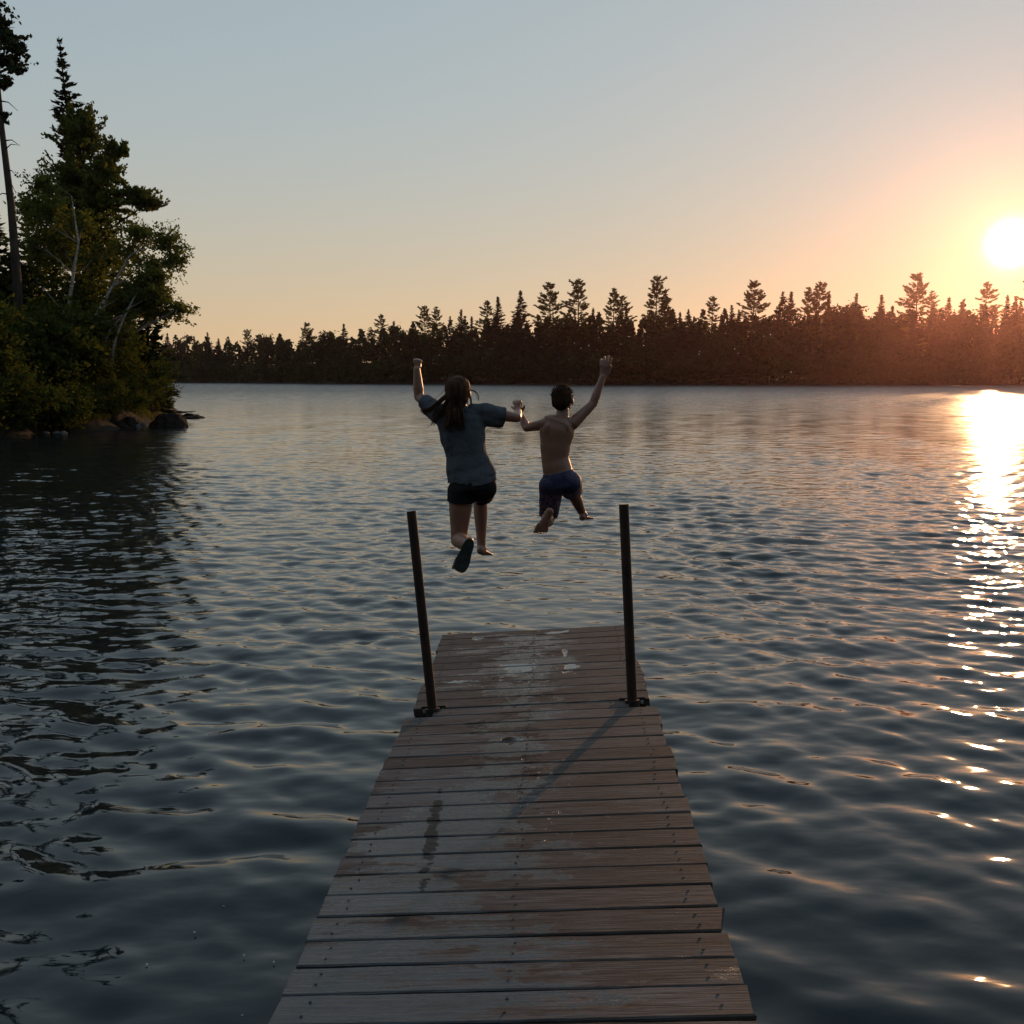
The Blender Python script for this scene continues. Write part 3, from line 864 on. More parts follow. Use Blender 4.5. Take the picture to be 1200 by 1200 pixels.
# right leg: thigh forward, shin hanging
hpR, knR, anR = G(462, 722, D), G(452, 775, D + 0.36), G(457, 1000, D + 0.33)
B.chain([hpR, hpR.lerp(knR, 0.5), knR], [0.088, 0.076, 0.054])
B.chain([knR, knR.lerp(anR, 0.3), knR.lerp(anR, 0.75), anR], [0.053, 0.051, 0.036, 0.031])
heR = G(446, 1036, D + 0.28); toR = G(486, 1044, D + 0.45)
foot(B, anR, heR, toR, Vector((0, 0, 1)), 0.205)
me = B.skin('body', 0.0042, 3, 0.5, 0.5)
girl = empty('person', gc['pelvis'])
tag(girl, 'person with long reddish hair, grey t-shirt and black shorts leaping with one fist raised', 'person', 'people jumping into the lake')
bo = obj('body', local(me, girl.location), M['skin'], girl)
face(hc, *hf, 0.104, girl)

# t-shirt
B = Blob()
B.torso([(G(357, 360, D), 0.075, 0.058), (G(358, 374, D), 0.148, 0.082), (G(360, 410, D), 0.168, 0.1), (G(368, 480, D), 0.158, 0.102), (G(385, 560, D), 0.143, 0.1), (G(400, 640, D), 0.158, 0.108), (G(414, 690, D), 0.166, 0.118), (G(418, 740, D), 0.168, 0.12)], sideg)
slL = shL.lerp(elL, 0.66); slR = shR.lerp(elR, 0.56)
B.chain([G(300, 376, D), shL, slL], [0.066, 0.064, 0.060]); B.chain([shL + Vector((0, 0, -0.02)), slL + Vector((0.012, 0, -0.034))], [0.06, 0.052])
B.chain([G(420, 374, D), shR, slR], [0.066, 0.064, 0.058]); B.chain([shR + Vector((0, 0, -0.03)), slR + Vector((-0.02, 0, -0.045))], [0.06, 0.046])
me = B.skin('t_shirt', 0.006, 4, 0.5)
hemc = G(414, 704, D); hemn = Vector((0.06, 0, -1)).normalized()
dL, dR = (elL - shL).normalized(), (elR - shR).normalized()
nk = G(356, 352, D)
cut(me, [lambda c: (c - hemc).dot(hemn) > 0.012 * math.sin(c.x * 20),
         lambda c: (c - slL).dot(dL) > 0.012 and (c - slL).length < 0.16,
         lambda c: (c - slR).dot(dR) > 0.012 and (c - slR).length < 0.16,
         lambda c: (c - nk).length < 0.062])
folds(me, 0.011, 9, 3, (1.3, 1, 0.45)); folds(me, 0.0035, 22, 4, (0.8, 1.0, 1.1))
sh = obj('t_shirt', local(me, girl.location), M['shirt'], girl)
sd_ = sh.modifiers.new('thickness', 'SOLIDIFY'); sd_.thickness = 0.002
# shorts
B = Blob()
B.torso([(G(404, 650, D), 0.128, 0.098), (G(410, 690, D), 0.143, 0.108), (G(416, 735, D), 0.146, 0.112)], sideg)
B.chain([hpL, hpL.lerp(knL, 0.22)], [0.096, 0.094]); B.chain([hpR, hpR.lerp(knR, 0.45)], [0.100, 0.092])
me = B.skin('shorts', 0.006, 3, 0.5)
tl = (knL - hpL).normalized(); tr_ = (knR - hpR).normalized()
cl = hpL.lerp(knL, 0.18)
cut(me, [lambda c: (c - cl).dot(tl) > 0.02 and c.x < G(432, 700, D).x,
         lambda c: (c - hpR.lerp(knR, 0.45)).dot(tr_) > 0.03])
folds(me, 0.006, 18, 5)
so = obj('shorts', local(me, girl.location), M['black_cloth'], girl)
sd_ = so.modifiers.new('thickness', 'SOLIDIFY'); sd_.thickness = 0.002
# hair: a cap, a gathered tail on the back and locks flung out by the jump
B = Blob()
rt, fw, up = hf
ax = (rt, fw, up)
B.ell(hc + up * 0.026 - fw * 0.012, (0.088, 0.103, 0.092), ax)
B.ell(hc - up * 0.03 - fw * 0.045, (0.082, 0.075, 0.085), ax)
B.ell(hc - up * 0.075 - fw * 0.05, (0.058, 0.05, 0.06), ax)
B.chain([G(340, 330, D - 0.06), G(332, 370, D - 0.10), G(335, 405, D - 0.115), G(340, 432, D - 0.115)], [0.046, 0.036, 0.022, 0.008])
hb = Geo()
hr = random.Random(3)
def lock(pts, r0, nst, jit):
    for _ in range(nst):
        o = Vector((hr.uniform(-1, 1), hr.uniform(-1, 1), hr.uniform(-1, 1))) * jit
        ps = []
        for i, p in enumerate(pts):
            ps.append(p + o * (0.4 + 0.9 * i / len(pts)) + Vector((hr.uniform(-1, 1), hr.uniform(-1, 1), hr.uniform(-1, 1))) * jit * 0.35)
        ps2 = []
        for i in range(len(ps) - 1):
            for t in (0, 0.5):
                ps2.append(ps[i].lerp(ps[i + 1], t))
        ps2.append(ps[-1])
        # soften
        for _k in range(2):
            ps2 = [ps2[0]] + [(ps2[i - 1] + ps2[i] * 2 + ps2[i + 1]) / 4 for i in range(1, len(ps2) - 1)] + [ps2[-1]]
        m_ = len(ps2)
        hb.tube(ps2, [max(r0 * (1 - i / m_) ** 0.6, 0.0012) for i in range(m_)], 6)
lock([G(300, 290, D - 0.05), G(270, 312, D - 0.07), G(245, 340, D - 0.08), G(215, 368, D - 0.08), G(182, 372, D - 0.08)], 0.008, 16, 0.016)
lock([G(305, 310, D - 0.05), G(275, 345, D - 0.08), G(250, 385, D - 0.09), G(225, 425, D - 0.08)], 0.006, 9, 0.014)
lock([G(318, 330, D - 0.08), G(300, 372, D - 0.115), G(306, 412, D - 0.12), G(298, 446, D - 0.12)], 0.006, 26, 0.03)
lock([G(350, 330, D - 0.08), G(356, 370, D - 0.12), G(350, 408, D - 0.12), G(360, 440, D - 0.12)], 0.006, 26, 0.03)
lock([G(408, 268, D), G(428, 272, D - 0.01), G(441, 290, D - 0.01), G(442, 318, D)], 0.003, 4, 0.006)
lock([G(405, 300, D), G(408, 330, D - 0.02), G(410, 348, D - 0.02)], 0.004, 5, 0.006)
for _ in range(70):
    z0 = hr.uniform(225, 335)
    hw = 62 * math.sqrt(max(0.05, 1 - ((z0 - 285) / 78) ** 2))
    x0 = 350 + hw * hr.uniform(-1, 0.9); d0 = D - 0.095 * math.sqrt(max(0, 1 - ((x0 - 350) / 70) ** 2))
    L_ = hr.uniform(40, 120); k_ = hr.uniform(-0.9, 0.25); q_ = hr.uniform(-12, 12)
    lock([G(x0, z0, d0), G(x0 + k_ * L_ * 0.35 + q_, z0 + L_ * 0.4, d0 - 0.03), G(x0 + k_ * L_ * 0.8, z0 + L_ * 0.75, d0 - 0.04), G(x0 + k_ * L_ * 1.2 + q_, z0 + L_, d0 - 0.03)], 0.0022, 1, 0.004)
me = B.skin('hair', 0.005, 6, 0.5)
def comb(me, amp, sc_):
    for v in me.vertices:
        p = Vector((v.co.x * sc_, v.co.y * sc_, v.co.z * sc_ * 0.18))
        v.co = v.co + v.normal * (amp * noise.noise(p))
    me.update()
comb(me, 0.006, 55)
ho = obj('hair', local(me, girl.location), M['hair_brown'], girl)
hs = obj('loose_lock', local(hb.mesh('loose_lock', True), girl.location), M['hair_brown'], ho)
# dark sandal sole on the raised foot
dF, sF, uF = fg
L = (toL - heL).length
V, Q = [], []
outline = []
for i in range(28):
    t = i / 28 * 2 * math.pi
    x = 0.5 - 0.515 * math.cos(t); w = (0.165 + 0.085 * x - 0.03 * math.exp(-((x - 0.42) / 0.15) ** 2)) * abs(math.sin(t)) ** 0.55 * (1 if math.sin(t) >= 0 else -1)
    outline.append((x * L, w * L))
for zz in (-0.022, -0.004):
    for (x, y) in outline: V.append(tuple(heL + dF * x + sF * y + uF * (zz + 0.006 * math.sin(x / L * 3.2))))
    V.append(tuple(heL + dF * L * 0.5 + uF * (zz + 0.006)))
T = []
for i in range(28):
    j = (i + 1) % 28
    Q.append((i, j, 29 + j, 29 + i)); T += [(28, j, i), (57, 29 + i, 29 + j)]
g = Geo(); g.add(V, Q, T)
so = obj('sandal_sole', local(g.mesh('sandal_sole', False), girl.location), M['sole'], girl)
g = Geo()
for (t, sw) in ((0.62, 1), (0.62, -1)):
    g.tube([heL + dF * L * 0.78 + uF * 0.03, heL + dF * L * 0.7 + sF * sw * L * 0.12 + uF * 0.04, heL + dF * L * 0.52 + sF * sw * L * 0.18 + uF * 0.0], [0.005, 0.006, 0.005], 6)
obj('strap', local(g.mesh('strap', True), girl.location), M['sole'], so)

# ---- boy
D2 = 7.0
B = Blob()
sideb = G(888, 418, D2) - G(745, 422, D2)
bp_ = G(822, 690, D2)
B.torso([(G(832, 402, D2), 0.045, 0.046), (G(822, 425, D2), 0.115, 0.066), (G(811, 465, D2), 0.121, 0.076), (G(803, 530, D2), 0.105, 0.072), (G(802, 590, D2), 0.096, 0.068), (G(812, 640, D2), 0.101, 0.078), (G(826, 700, D2), 0.113, 0.088)], sideb)
B.chain([G(838, 362, D2 + 0.01), G(834, 400, D2)], [0.042, 0.045])
# shoulder blades
B.ell(G(770, 456, D2 - 0.048), (0.032, 0.020, 0.048)); B.ell(G(852, 454, D2 - 0.046), (0.032, 0.020, 0.05))
hc2 = G(838, 318, D2 + 0.015)
hf2 = head(B, hc2, Vector((0.38, 1, 0.02)), Vector((-0.06, 0, 1)), 0.092)
# left arm to the girl's hand
shL2, elL2, wrL2 = G(752, 428, D2), G(668, 446, D2 + 0.15), G(640, 378, D2 + 0.27)
B.chain([G(785, 425, D2), shL2, shL2.lerp(elL2, 0.5), elL2, elL2.lerp(wrL2, 0.3), wrL2], [0.044, 0.042, 0.034, 0.028, 0.03, 0.02])
hand(B, wrL2, Vector((-0.25, -0.1, 1)), Vector((1, 0.1, 0.1)), Vector((-1, -0.2, 0.1)), 0.115, 0.9, thumb=(0.7, 0.5), spread=0.05)
# right arm raised, open hand
shR2, elR2, wrR2 = G(884, 426, D2), G(980, 332, D2 + 0.05), G(1026, 206, D2 + 0.06)
B.chain([G(850, 425, D2), shR2, shR2.lerp(elR2, 0.5), elR2, elR2.lerp(wrR2, 0.3), wrR2], [0.044, 0.044, 0.037, 0.030, 0.031, 0.021])
hand(B, wrR2, G(1044, 110, D2 + 0.06) - wrR2, Vector((1, 0, 0.2)), Vector((0, 1, 0)), 0.152, 0.12, thumb=(0.42, 0.05), spread=0.10, curls=[0.05, 0.1, 0.2, 0.3])
# legs
hpL2, knL2, anL2 = G(786, 716, D2), G(768, 880, D2 + 0.12), G(764, 862, D2 - 0.17)
B.chain([hpL2, hpL2.lerp(knL2, 0.5), knL2], [0.074, 0.062, 0.046])
B.chain([knL2, knL2.lerp(anL2, 0.4), anL2], [0.045, 0.044, 0.03])
heL2, toL2 = G(784, 826, D2 - 0.235), G(728, 948, D2 - 0.215)
fb = foot(B, anL2, heL2, toL2, Vector((0, 1, 0.1)), (toL2 - heL2).length)
hpR2, knR2, anR2 = G(868, 704, D2), G(888, 752, D2 + 0.30), G(930, 846, D2 + 0.50)
B.chain([hpR2, hpR2.lerp(knR2, 0.5), knR2], [0.076, 0.064, 0.045])
B.chain([knR2, knR2.lerp(anR2, 0.35), anR2], [0.044, 0.043, 0.028])
heR2, toR2 = G(924, 880, D2 + 0.44), G(966, 872, D2 + 0.58)
foot(B, anR2, heR2, toR2, Vector((-0.15, -0.3, 1)), 0.18)
me = B.skin('body', 0.0038, 3, 0.5, 0.5)
boy = empty('person', bp_)
tag(boy, 'bare-backed person with short hair and navy swim shorts leaping with an open hand raised', 'person', 'people jumping into the lake')
obj('body', local(me, boy.location), M['tan_skin'], boy)
face(hc2, *hf2, 0.092, boy)
# hair
B = Blob()
rt, fw, up = hf2; ax = (rt, fw, up)
B.ell(hc2 + up * 0.026 - fw * 0.010, (0.074, 0.088, 0.076), ax)
B.ell(hc2 + up * 0.0 - fw * 0.045, (0.066, 0.055, 0.066), ax)
B.ell(hc2 + up * 0.06 + fw * 0.045, (0.055, 0.05, 0.04), ax)
me = B.skin('hair', 0.004, 8, 0.5); comb(me, 0.005, 70)
ho = obj('hair', local(me, boy.location), M['hair_dark'], boy)
hb = Geo()
for _ in range(170):
    a = hr.uniform(0, 6.283); e = hr.uniform(0.05, 1.5)
    dv = rt * math.cos(a) * math.cos(e) + fw * math.sin(a) * math.cos(e) + up * math.sin(e)
    if dv.dot(fw) > 0.75: continue
    p0 = hc2 + up * 0.026 - fw * 0.01 + rt * dv.dot(rt) * 0.068 + fw * dv.dot(fw) * 0.082 + up * dv.dot(up) * 0.07
    tdir = (dv * 0.6 + Vector((hr.uniform(-1, 1), hr.uniform(-1, 1), hr.uniform(-0.4, 1.1))) * 0.6).normalized()
    hb.tube([p0, p0 + tdir * 0.012, p0 + tdir * 0.02 + up * 0.004], [0.0035, 0.0025, 0.0006], 5)
obj('hair_tuft', local(hb.mesh('hair_tuft', True), boy.location), M['hair_dark'], ho)
# swim shorts, navy with a checked band at the leg
m, n, l, out = material('swim_shorts')
b = n.new('ShaderNodeBsdfPrincipled'); tc = n.new('ShaderNodeTexCoord'); sp = n.new('ShaderNodeSeparateXYZ'); l.new(tc.outputs['Object'], sp.inputs[0])
wv = n.new('ShaderNodeTexChecker'); wv.inputs['Scale'].default_value = 42
wv.inputs['Color1'].default_value = (0.03, 0.02, 0.05, 1); wv.inputs['Color2'].default_value = (0.13, 0.08, 0.12, 1); l.new(tc.outputs['Object'], wv.inputs['Vector'])
rr = ramp(n, [(0.0, (1, 1, 1)), (0.02, (0, 0, 0))]); rr.color_ramp.interpolation = 'CONSTANT'
mr = n.new('ShaderNodeMath'); mr.operation = 'ADD'; mr.inputs[1].default_value = 0.115; l.new(sp.outputs[2], mr.inputs[0]); l.new(mr.outputs[0], rr.inputs[0])
mx = n.new('ShaderNodeMix'); mx.data_type = 'RGBA'; l.new(rr.outputs[0], mx.inputs['Factor']); mx.inputs['A'].default_value = (0.018, 0.019, 0.062, 1); l.new(wv.outputs['Color'], mx.inputs['B'])
l.new(mx.outputs['Result'], b.inputs['Base Color']); b.inputs['Roughness'].default_value = 0.6; l.new(b.outputs[0], out.inputs[0])
M['swim'] = m
B = Blob()
B.torso([(G(812, 640, D2), 0.106, 0.084), (G(822, 690, D2), 0.119, 0.096), (G(830, 725, D2), 0.118, 0.096)], sideb)
B.chain([hpL2, hpL2.lerp(knL2, 0.80)], [0.086, 0.066]); B.chain([hpR2, hpR2.lerp(knR2, 0.55)], [0.086, 0.08])
me = B.skin('swim_shorts', 0.005, 3, 0.5)
wc = G(812, 652, D2); wnv = (G(885, 628, D2) - G(740, 660, D2)); wnv = Vector((-wnv.z, 0, wnv.x)).normalized()
tlb = (knL2 - hpL2).normalized(); trb = (knR2 - hpR2).normalized()
cut(me, [lambda c: (c - wc).dot(wnv) > 0.0,
         lambda c: (c - hpL2.lerp(knL2, 0.80)).dot(tlb) > 0.02 and c.x < G(835, 700, D2).x,
         lambda c: (c - hpR2.lerp(knR2, 0.55)).dot(trb) > 0.02 and c.y > D2 + 0.1])
folds(me, 0.007, 17, 9)
so = obj('swim_shorts', local(me, boy.location), M['swim'], boy)
sd_ = so.modifiers.new('thickness', 'SOLIDIFY'); sd_.thickness = 0.002

# ------------------------------------------------------------------ vegetation
def unit(V): return V / (np.linalg.norm(V, axis=-1, keepdims=True) + 1e-9)

def conifer(h, base_f, rad, style, rg, lsz, dens=1.0, bare=0.0, lean=None):
    """needle crown and trunk, foot at the origin"""
    crown, trunk = Geo(), Geo()
    lean = rg.normal(0, 0.008, 2) if lean is None else lean
    def ax(z): return np.array([lean[0] * z + 0.04 * math.sin(z * 0.3), lean[1] * z, z])
    zs = np.linspace(0, h, 9)
    r0 = 0.010 * h + 0.05
    trunk.tube([tuple(ax(z) + (0, 0, -0.4 if z == 0 else 0)) for z in zs], [max(r0 * (1 - z / h) ** 0.8, 0.015) for z in zs], 7)
    z0 = h * base_f
    step = {'spruce': 0.42, 'fir': 0.45, 'pine': 0.68, 'cedar': 0.4}[style] * (h / 15.0) ** 0.35
    z = z0
    C, A, W = [], [], []
    asym = rg.uniform(0, 6.28)
    while z < h - 0.15:
        f = (z - z0) / (h - z0)
        if style == 'spruce': prof = (1 - f) ** 0.85 * (0.85 + 0.15 * math.sin(f * 20))
        elif style == 'fir': prof = (1 - f) ** 1.0
        elif style == 'pine': prof = (0.55 + 0.9 * f if f < 0.45 else 1.0) * (1 - max(0, f - 0.3) / 0.7) ** 0.6
        else: prof = (1 - f) ** 0.55
        nb = max(3, int(rg.integers(4, 7) * (1 if style != 'pine' else 0.85)))
        tier = rg.uniform(0.65, 1.25) if style == 'pine' else rg.uniform(0.85, 1.12)
        a0 = rg.uniform(0, 6.28)
        for k in range(nb):
            a = a0 + 6.283 * k / nb + rg.normal(0, 0.25)
            L = rad * prof * tier * rg.uniform(0.55, 1.15) * (1 + 0.22 * math.cos(a - asym))
            if rg.random() < bare: continue
            L = max(L, 0.12)
            el = {'spruce': -0.18 - 0.25 * (1 - f) + 0.55 * f, 'fir': 0.05, 'pine': -0.02 + 0.34 * f, 'cedar': 0.1}[style] + rg.normal(0, 0.09)
            up_curve = {'spruce': 0.12, 'fir': 0.05, 'pine': 0.22, 'cedar': -0.08}[style]
            d = np.array([math.cos(a) * math.cos(el), math.sin(a) * math.cos(el), math.sin(el)])
            sidev = np.array([-math.sin(a), math.cos(a), 0])
            m_ = max(3, int(L / (lsz * 0.42) * dens))
            t = rg.uniform(0.10 if style != 'pine' else 0.3, 1.0, m_) ** 0.8
            if L > 0.8:
                tip = ax(z) + d * L * 0.92 + np.array([0, 0, up_curve * L * 0.85])
                mid = ax(z) + d * L * 0.5 + np.array([0, 0, up_curve * L * 0.25])
                trunk.tube([tuple(ax(z)), tuple(mid), tuple(tip)], [0.012 + 0.012 * L, 0.01 + 0.006 * L, 0.006], 4, cap=False)
            spread = (0.22 if style != 'pine' else 0.30) * L * (1.15 - t)
            pos = ax(z) + d * (t * L)[:, None] + sidev * (rg.normal(0, 1, m_) * spread * 0.8)[:, None]
            pos[:, 2] += up_curve * L * t * t + rg.normal(0, 0.10 if style != 'pine' else 0.14, m_) * lsz * 1.2 - (0.0 if style == 'pine' else 0.05 * L * rg.random(m_))
            dv = unit(d + sidev * rg.normal(0, 0.7, m_)[:, None] + rg.normal(0, 0.28, (m_, 3)))
            sz = lsz * rg.uniform(0.55, 1.2, m_)
            C.append(pos); A.append(dv * sz[:, None] * 0.6)
            wv_ = unit(np.cross(dv, np.array([0, 0, 1.0]) + rg.normal(0, 0.6, (m_, 3))))
            W.append(wv_ * (sz * 0.24)[:, None])
        z += step * rg.uniform(0.75, 1.25) * (1.1 - 0.55 * f)
    # leader
    m_ = 14
    zz = h - rg.uniform(0, 0.09, m_) * h * 0.6
    C.append(np.stack([ax(q) for q in zz]) + rg.normal(0, 0.06, (m_, 3)) * lsz)
    dv = unit(np.array([0, 0, 1.0]) + rg.normal(0, 0.45, (m_, 3))); A.append(dv * lsz * 0.42); W.append(unit(np.cross(dv, rg.normal(0, 1, (m_, 3)))) * lsz * 0.13)
    crown.diamonds(np.concatenate(C), np.concatenate(A), np.concatenate(W))
    return crown, trunk

def leafy(lobes, n_leaf, lsz, rg, clump=0.1, per=22, droop=0.2, ragged=0.35):
    """leaves on twigs that leave the lobe centres and end at uneven distances (centre, radii, weight)"""
    g = Geo()
    wts = np.array([lb[2] for lb in lobes], float); wts /= wts.sum()
    for (c, r, w), q in zip(lobes, wts):
        nc = max(4, int(n_leaf * q / per))
        d = unit(rg.normal(0, 1, (nc, 3)) + np.array([0, 0, 0.12 - droop * 0.5]))
        R1 = np.clip(rg.normal(0.92, ragged, nc), 0.35, 1.75)
        start = rg.uniform(0.15, 0.6, nc)
        t = start[:, None] + (1 - start[:, None]) * rg.uniform(0, 1, (nc, per)) ** 0.7
        bend = unit(rg.normal(0, 1, (nc, 3)) + np.array([0, 0, -droop * 2])) * 0.22
        line = d[:, None, :] * t[..., None] + bend[:, None, :] * (t[..., None] ** 2)
        C = np.array(c) + line * (np.array(r) * R1[:, None])[:, None, :] + rg.normal(0, clump, (nc, per, 3)) * np.array([1, 1, 0.7])
        C = C.reshape(-1, 3)
        k = len(C)
        along = np.repeat(d * np.array(r), per, 0)
        dv = unit(unit(along) * 0.8 + rg.normal(0, 0.7, (k, 3)) + np.array([0, 0, -droop]))
        wv = unit(np.cross(dv, rg.normal(0, 1, (k, 3))))
        sz = lsz * rg.uniform(0.6, 1.25, k)
        g.diamonds(C, dv * (sz * 0.5)[:, None], wv * (sz * 0.30)[:, None])
    return g

def limbs(trunk_pts, r0, lobes, rg, n=8):
    g = Geo()
    tp = [np.array(p, float) for p in trunk_pts]
    m_ = len(tp)
    g.tube([tuple(p) for p in tp], [r0 * (1 - 0.8 * i / (m_ - 1)) for i in range(m_)], n)
    for (c, r, w) in lobes:
        c = np.array(c)
        i = min(range(m_), key=lambda k: abs(tp[k][2] - (c[2] - 0.5 * np.linalg.norm(c[:2] - tp[k][:2]))))
        a = tp[i]
        mid = (a + c) / 2 + rg.normal(0, 0.12, 3)
        rr = r0 * (1 - 0.8 * i / (m_ - 1)) * 0.5
        g.tube([tuple(a), tuple(mid), tuple(c)], [rr, rr * 0.6, rr * 0.25], 5, cap=False)
        for _ in range(5):
            e = c + unit(rg.normal(0, 1, 3)) * np.array(r) * 0.85
            s0 = mid + (c - mid) * rg.uniform(0, 1)
            g.tube([tuple(s0), tuple((s0 + e) / 2 + rg.normal(0, 0.06, 3)), tuple(e)], [rr * 0.35, rr * 0.22, 0.006], 4, cap=False)
    return g

# ---- far shore
frg = np.random.default_rng(11)
PROTO = {}
def proto(key, style, h, base_f, rad, lsz, dens, mat, seed, bare=0.0):
    c, t = conifer(h, base_f, rad, style, np.random.default_rng(seed), lsz, dens, bare)
    PROTO[key] = (c.mesh('crown'), t.mesh('trunk', True), h)
    PROTO[key][0].materials.append(M[mat]); PROTO[key][1].materials.append(M['bark'])
for i in range(4):
    proto('pine%d' % i, 'pine', 20.0, 0.22 + 0.05 * i, 4.2 - 0.3 * i, 0.60, 5.0, 'pine_needles', 100 + i, 0.10)
for i in range(3):
    proto('spruce%d' % i, 'spruce', 18.0, 0.12, 4.6 - 0.45 * i, 0.58, 2.6, 'needles', 200 + i)
for i in range(2):
    proto('fir%d' % i, 'fir', 16.0, 0.08, 5.3, 0.62, 2.6, 'needles', 300 + i)
for i in range(3):
    q = np.random.default_rng(400 + i)
    lb = [((q.normal(0, 1.2), q.normal(0, 1.2), 4.5 + 6.5 * q.random()), (1.7, 1.7, 1.9), 1) for _ in range(9)]
    lv = leafy(lb, 2600, 0.6, q, 0.3, 12)
    tr = limbs([(0, 0, -0.4), (0.1, 0, 4), (0.1, 0.2, 8), (0.3, 0.2, 11)], 0.16, lb[:6], q, 6)
    PROTO['leafy%d' % i] = (lv.mesh('crown'), tr.mesh('trunk', True), 13.0)
    PROTO['leafy%d' % i][0].materials.append(M['far_leaf']); PROTO['leafy%d' % i][1].materials.append(M['bark'])

KIND_NAME = {'pine': 'pine_tree', 'spruce': 'spruce_tree', 'fir': 'fir_tree', 'leafy': 'birch_tree'}
def far_tree(key, x, y, h, label, group='trees of the far shore forest', wide=1.0):
    crown, trunk, h0 = PROTO[key]
    o = empty('pine_tree' if key.startswith('pine') else 'spruce_tree' if key[0] in 'sf' else 'leafy_tree', (x, y, ground_z(x, y) - 0.1), frg.uniform(0, 6.28))
    s = h / h0
    o.scale = (s * wide, s * wide, s)
    tag(o, label, 'tree', group)
    a = bpy.data.objects.new('trunk', trunk); a.parent = o; col.objects.link(a)
    b_ = bpy.data.objects.new('crown', crown); b_.parent = o; col.objects.link(b_)
    return o

def far_spot(px, inland):
    az = math.atan2((px - 600) / F, CP)
    R = float(far_r(math.degrees(az))) + inland
    return R * math.sin(az), R * math.cos(az)

def top_height(px, py, x, y):
    r = ray(px, py)
    return CAM.z + r.z * (y / r.y) - ground_z(x, y)

MARKS = [(0, 'the bank trees'), (490, 'the raised fist'), (608, 'the joined hands'), (707, 'the open raised hand'), (876, 'the lone layered pine'), (1200, 'the right frame edge')]
LOOK = {'pine': ('dark pine with ragged boughs', 'pine'), 'spruce': ('narrow dark spruce spire', 'spire'), 'fir': ('broad pointed dark fir', 'fir'), 'leafy': ('rounded dark treetop', 'round top')}
ORD = ['first', 'second', 'third', 'fourth', 'fifth', 'sixth', 'seventh', 'eighth']
def sky_label(px, k, seen={}):
    mk = [m_ for m_ in MARKS if m_[0] <= px][-1][1]
    i = seen.get((mk, k), 0); seen[(mk, k)] = i + 1
    return '%s on far skyline, %s right of %s' % (LOOK[k][0], ORD[i], mk)
SKYLINE = [
    (205, 390, 'fir0', 12), (221, 388, 'leafy0', 10), (236, 393, 'spruce1', 14), (251, 389, 'spruce0', 12), (263, 396, 'fir1', 10), (275, 396, 'spruce2', 10),
    (297, 385, 'pine1', 14), (318, 387, 'leafy1', 10), (338, 391, 'leafy2', 9), (364, 378, 'pine0', 14), (394, 384, 'leafy1', 10), (407, 379, 'fir0', 12),
    (438, 383, 'pine2', 10), (450, 368, 'pine3', 12), (464, 375, 'spruce1', 10), (480, 376, 'leafy0', 9), (501, 357, 'pine1', 13), (514, 359, 'pine2', 10),
    (530, 370, 'fir1', 9), (542, 362, 'spruce0', 12), (553, 370, 'spruce2', 9), (571, 352, 'pine3', 12), (585, 346, 'spruce1', 10), (609, 340, 'fir0', 12),
    (643, 331, 'pine0', 12), (676, 325, 'pine1', 10), (692, 360, 'spruce2', 7), (715, 337, 'pine2', 10), (726, 346, 'pine3', 13), (764, 322, 'pine1', 10),
    (775, 338, 'fir1', 13), (801, 362, 'fir0', 9), (828, 347, 'pine3', 10), (851, 357, 'spruce0', 9), (875, 329, 'pine0', 10), (893, 360, 'leafy2', 8),
    (910, 341, 'fir1', 12), (918, 340, 'spruce1', 9), (937, 336, 'pine2', 12), (949, 329, 'pine1', 10), (960, 343, 'spruce2', 8), (973, 350, 'leafy0', 9),
    (983, 352, 'leafy1', 11), (993, 343, 'spruce0', 10), (1007, 358, 'leafy2', 9), (1022, 344, 'spruce1', 10), (1041, 356, 'leafy0', 9), (1063, 320, 'pine0', 10),
    (1080, 340, 'pine2', 13), (1099, 348, 'fir0', 8), (1113, 358, 'leafy1', 9), (1142, 330, 'pine3', 9), (1165, 345, 'spruce0', 10), (1180, 352, 'fir1', 10),
    (1198, 314, 'pine1', 9), (1226, 340, 'pine2', 10), (1252, 350, 'fir0', 10), (1280, 336, 'pine0', 10), (1310, 350, 'spruce0', 9), (1340, 340, 'pine1', 9)]
SPECIAL = {
    364: 'broad flat-topped pine on the far shore between the bank trees and the raised fist',
    643: 'tall ragged pine on the far shore above and between the two jumpers',
    676: 'tallest dense pine on the far shore just before the open raised hand',
    764: 'thick twin-crowned pine on the far shore just beyond the open raised hand',
    875: 'lone pine with layered boughs and clear sky on both sides, far shore',
    1063: 'tall layered pine on the far shore in the reddish glow left of the sun',
    1142: 'slender pine on the far shore in the red glow just left below the sun',
    1198: 'pine on the far shore touching the glare under the sun',
    585: 'sharp narrow spruce spire on the far shore over the joined hands'}
for (px, py, key, inland) in SKYLINE:
    x, y = far_spot(px, inland)
    h = top_height(px, py, x, y)
    k = key[:-1]
    sp_ = SPECIAL.get(px)
    wide = 1.0
    if k == 'leafy': wide = 1.0
    far_tree(key, x, y, h, sp_ or sky_label(px, k), wide=wide * 1.05)
def skyline_y(px): return np.interp(px, [100, 190, 270, 330, 400, 450, 520, 600, 760, 860, 960, 1100, 1400], [398, 398, 402, 397, 392, 385, 376, 366, 362, 364, 362, 360, 358])
keys = ['spruce0', 'spruce1', 'fir0', 'fir1', 'leafy0', 'leafy1', 'leafy2', 'pine3', 'spruce2']
for i in range(108):           # crowded trees behind the front row
    px = 150 + (1340 - 150) * (i + frg.uniform(0.2, 0.8)) / 108
    x, y = far_spot(px, frg.uniform(5, 16))
    h = top_height(px, skyline_y(px) + frg.uniform(-4, 20), x, y)
    kk = keys[int(frg.integers(len(keys)))]
    far_tree(kk, x, y, h, 'dark tree packed within the far shore forest', wide=frg.uniform(0.8, 1.15))
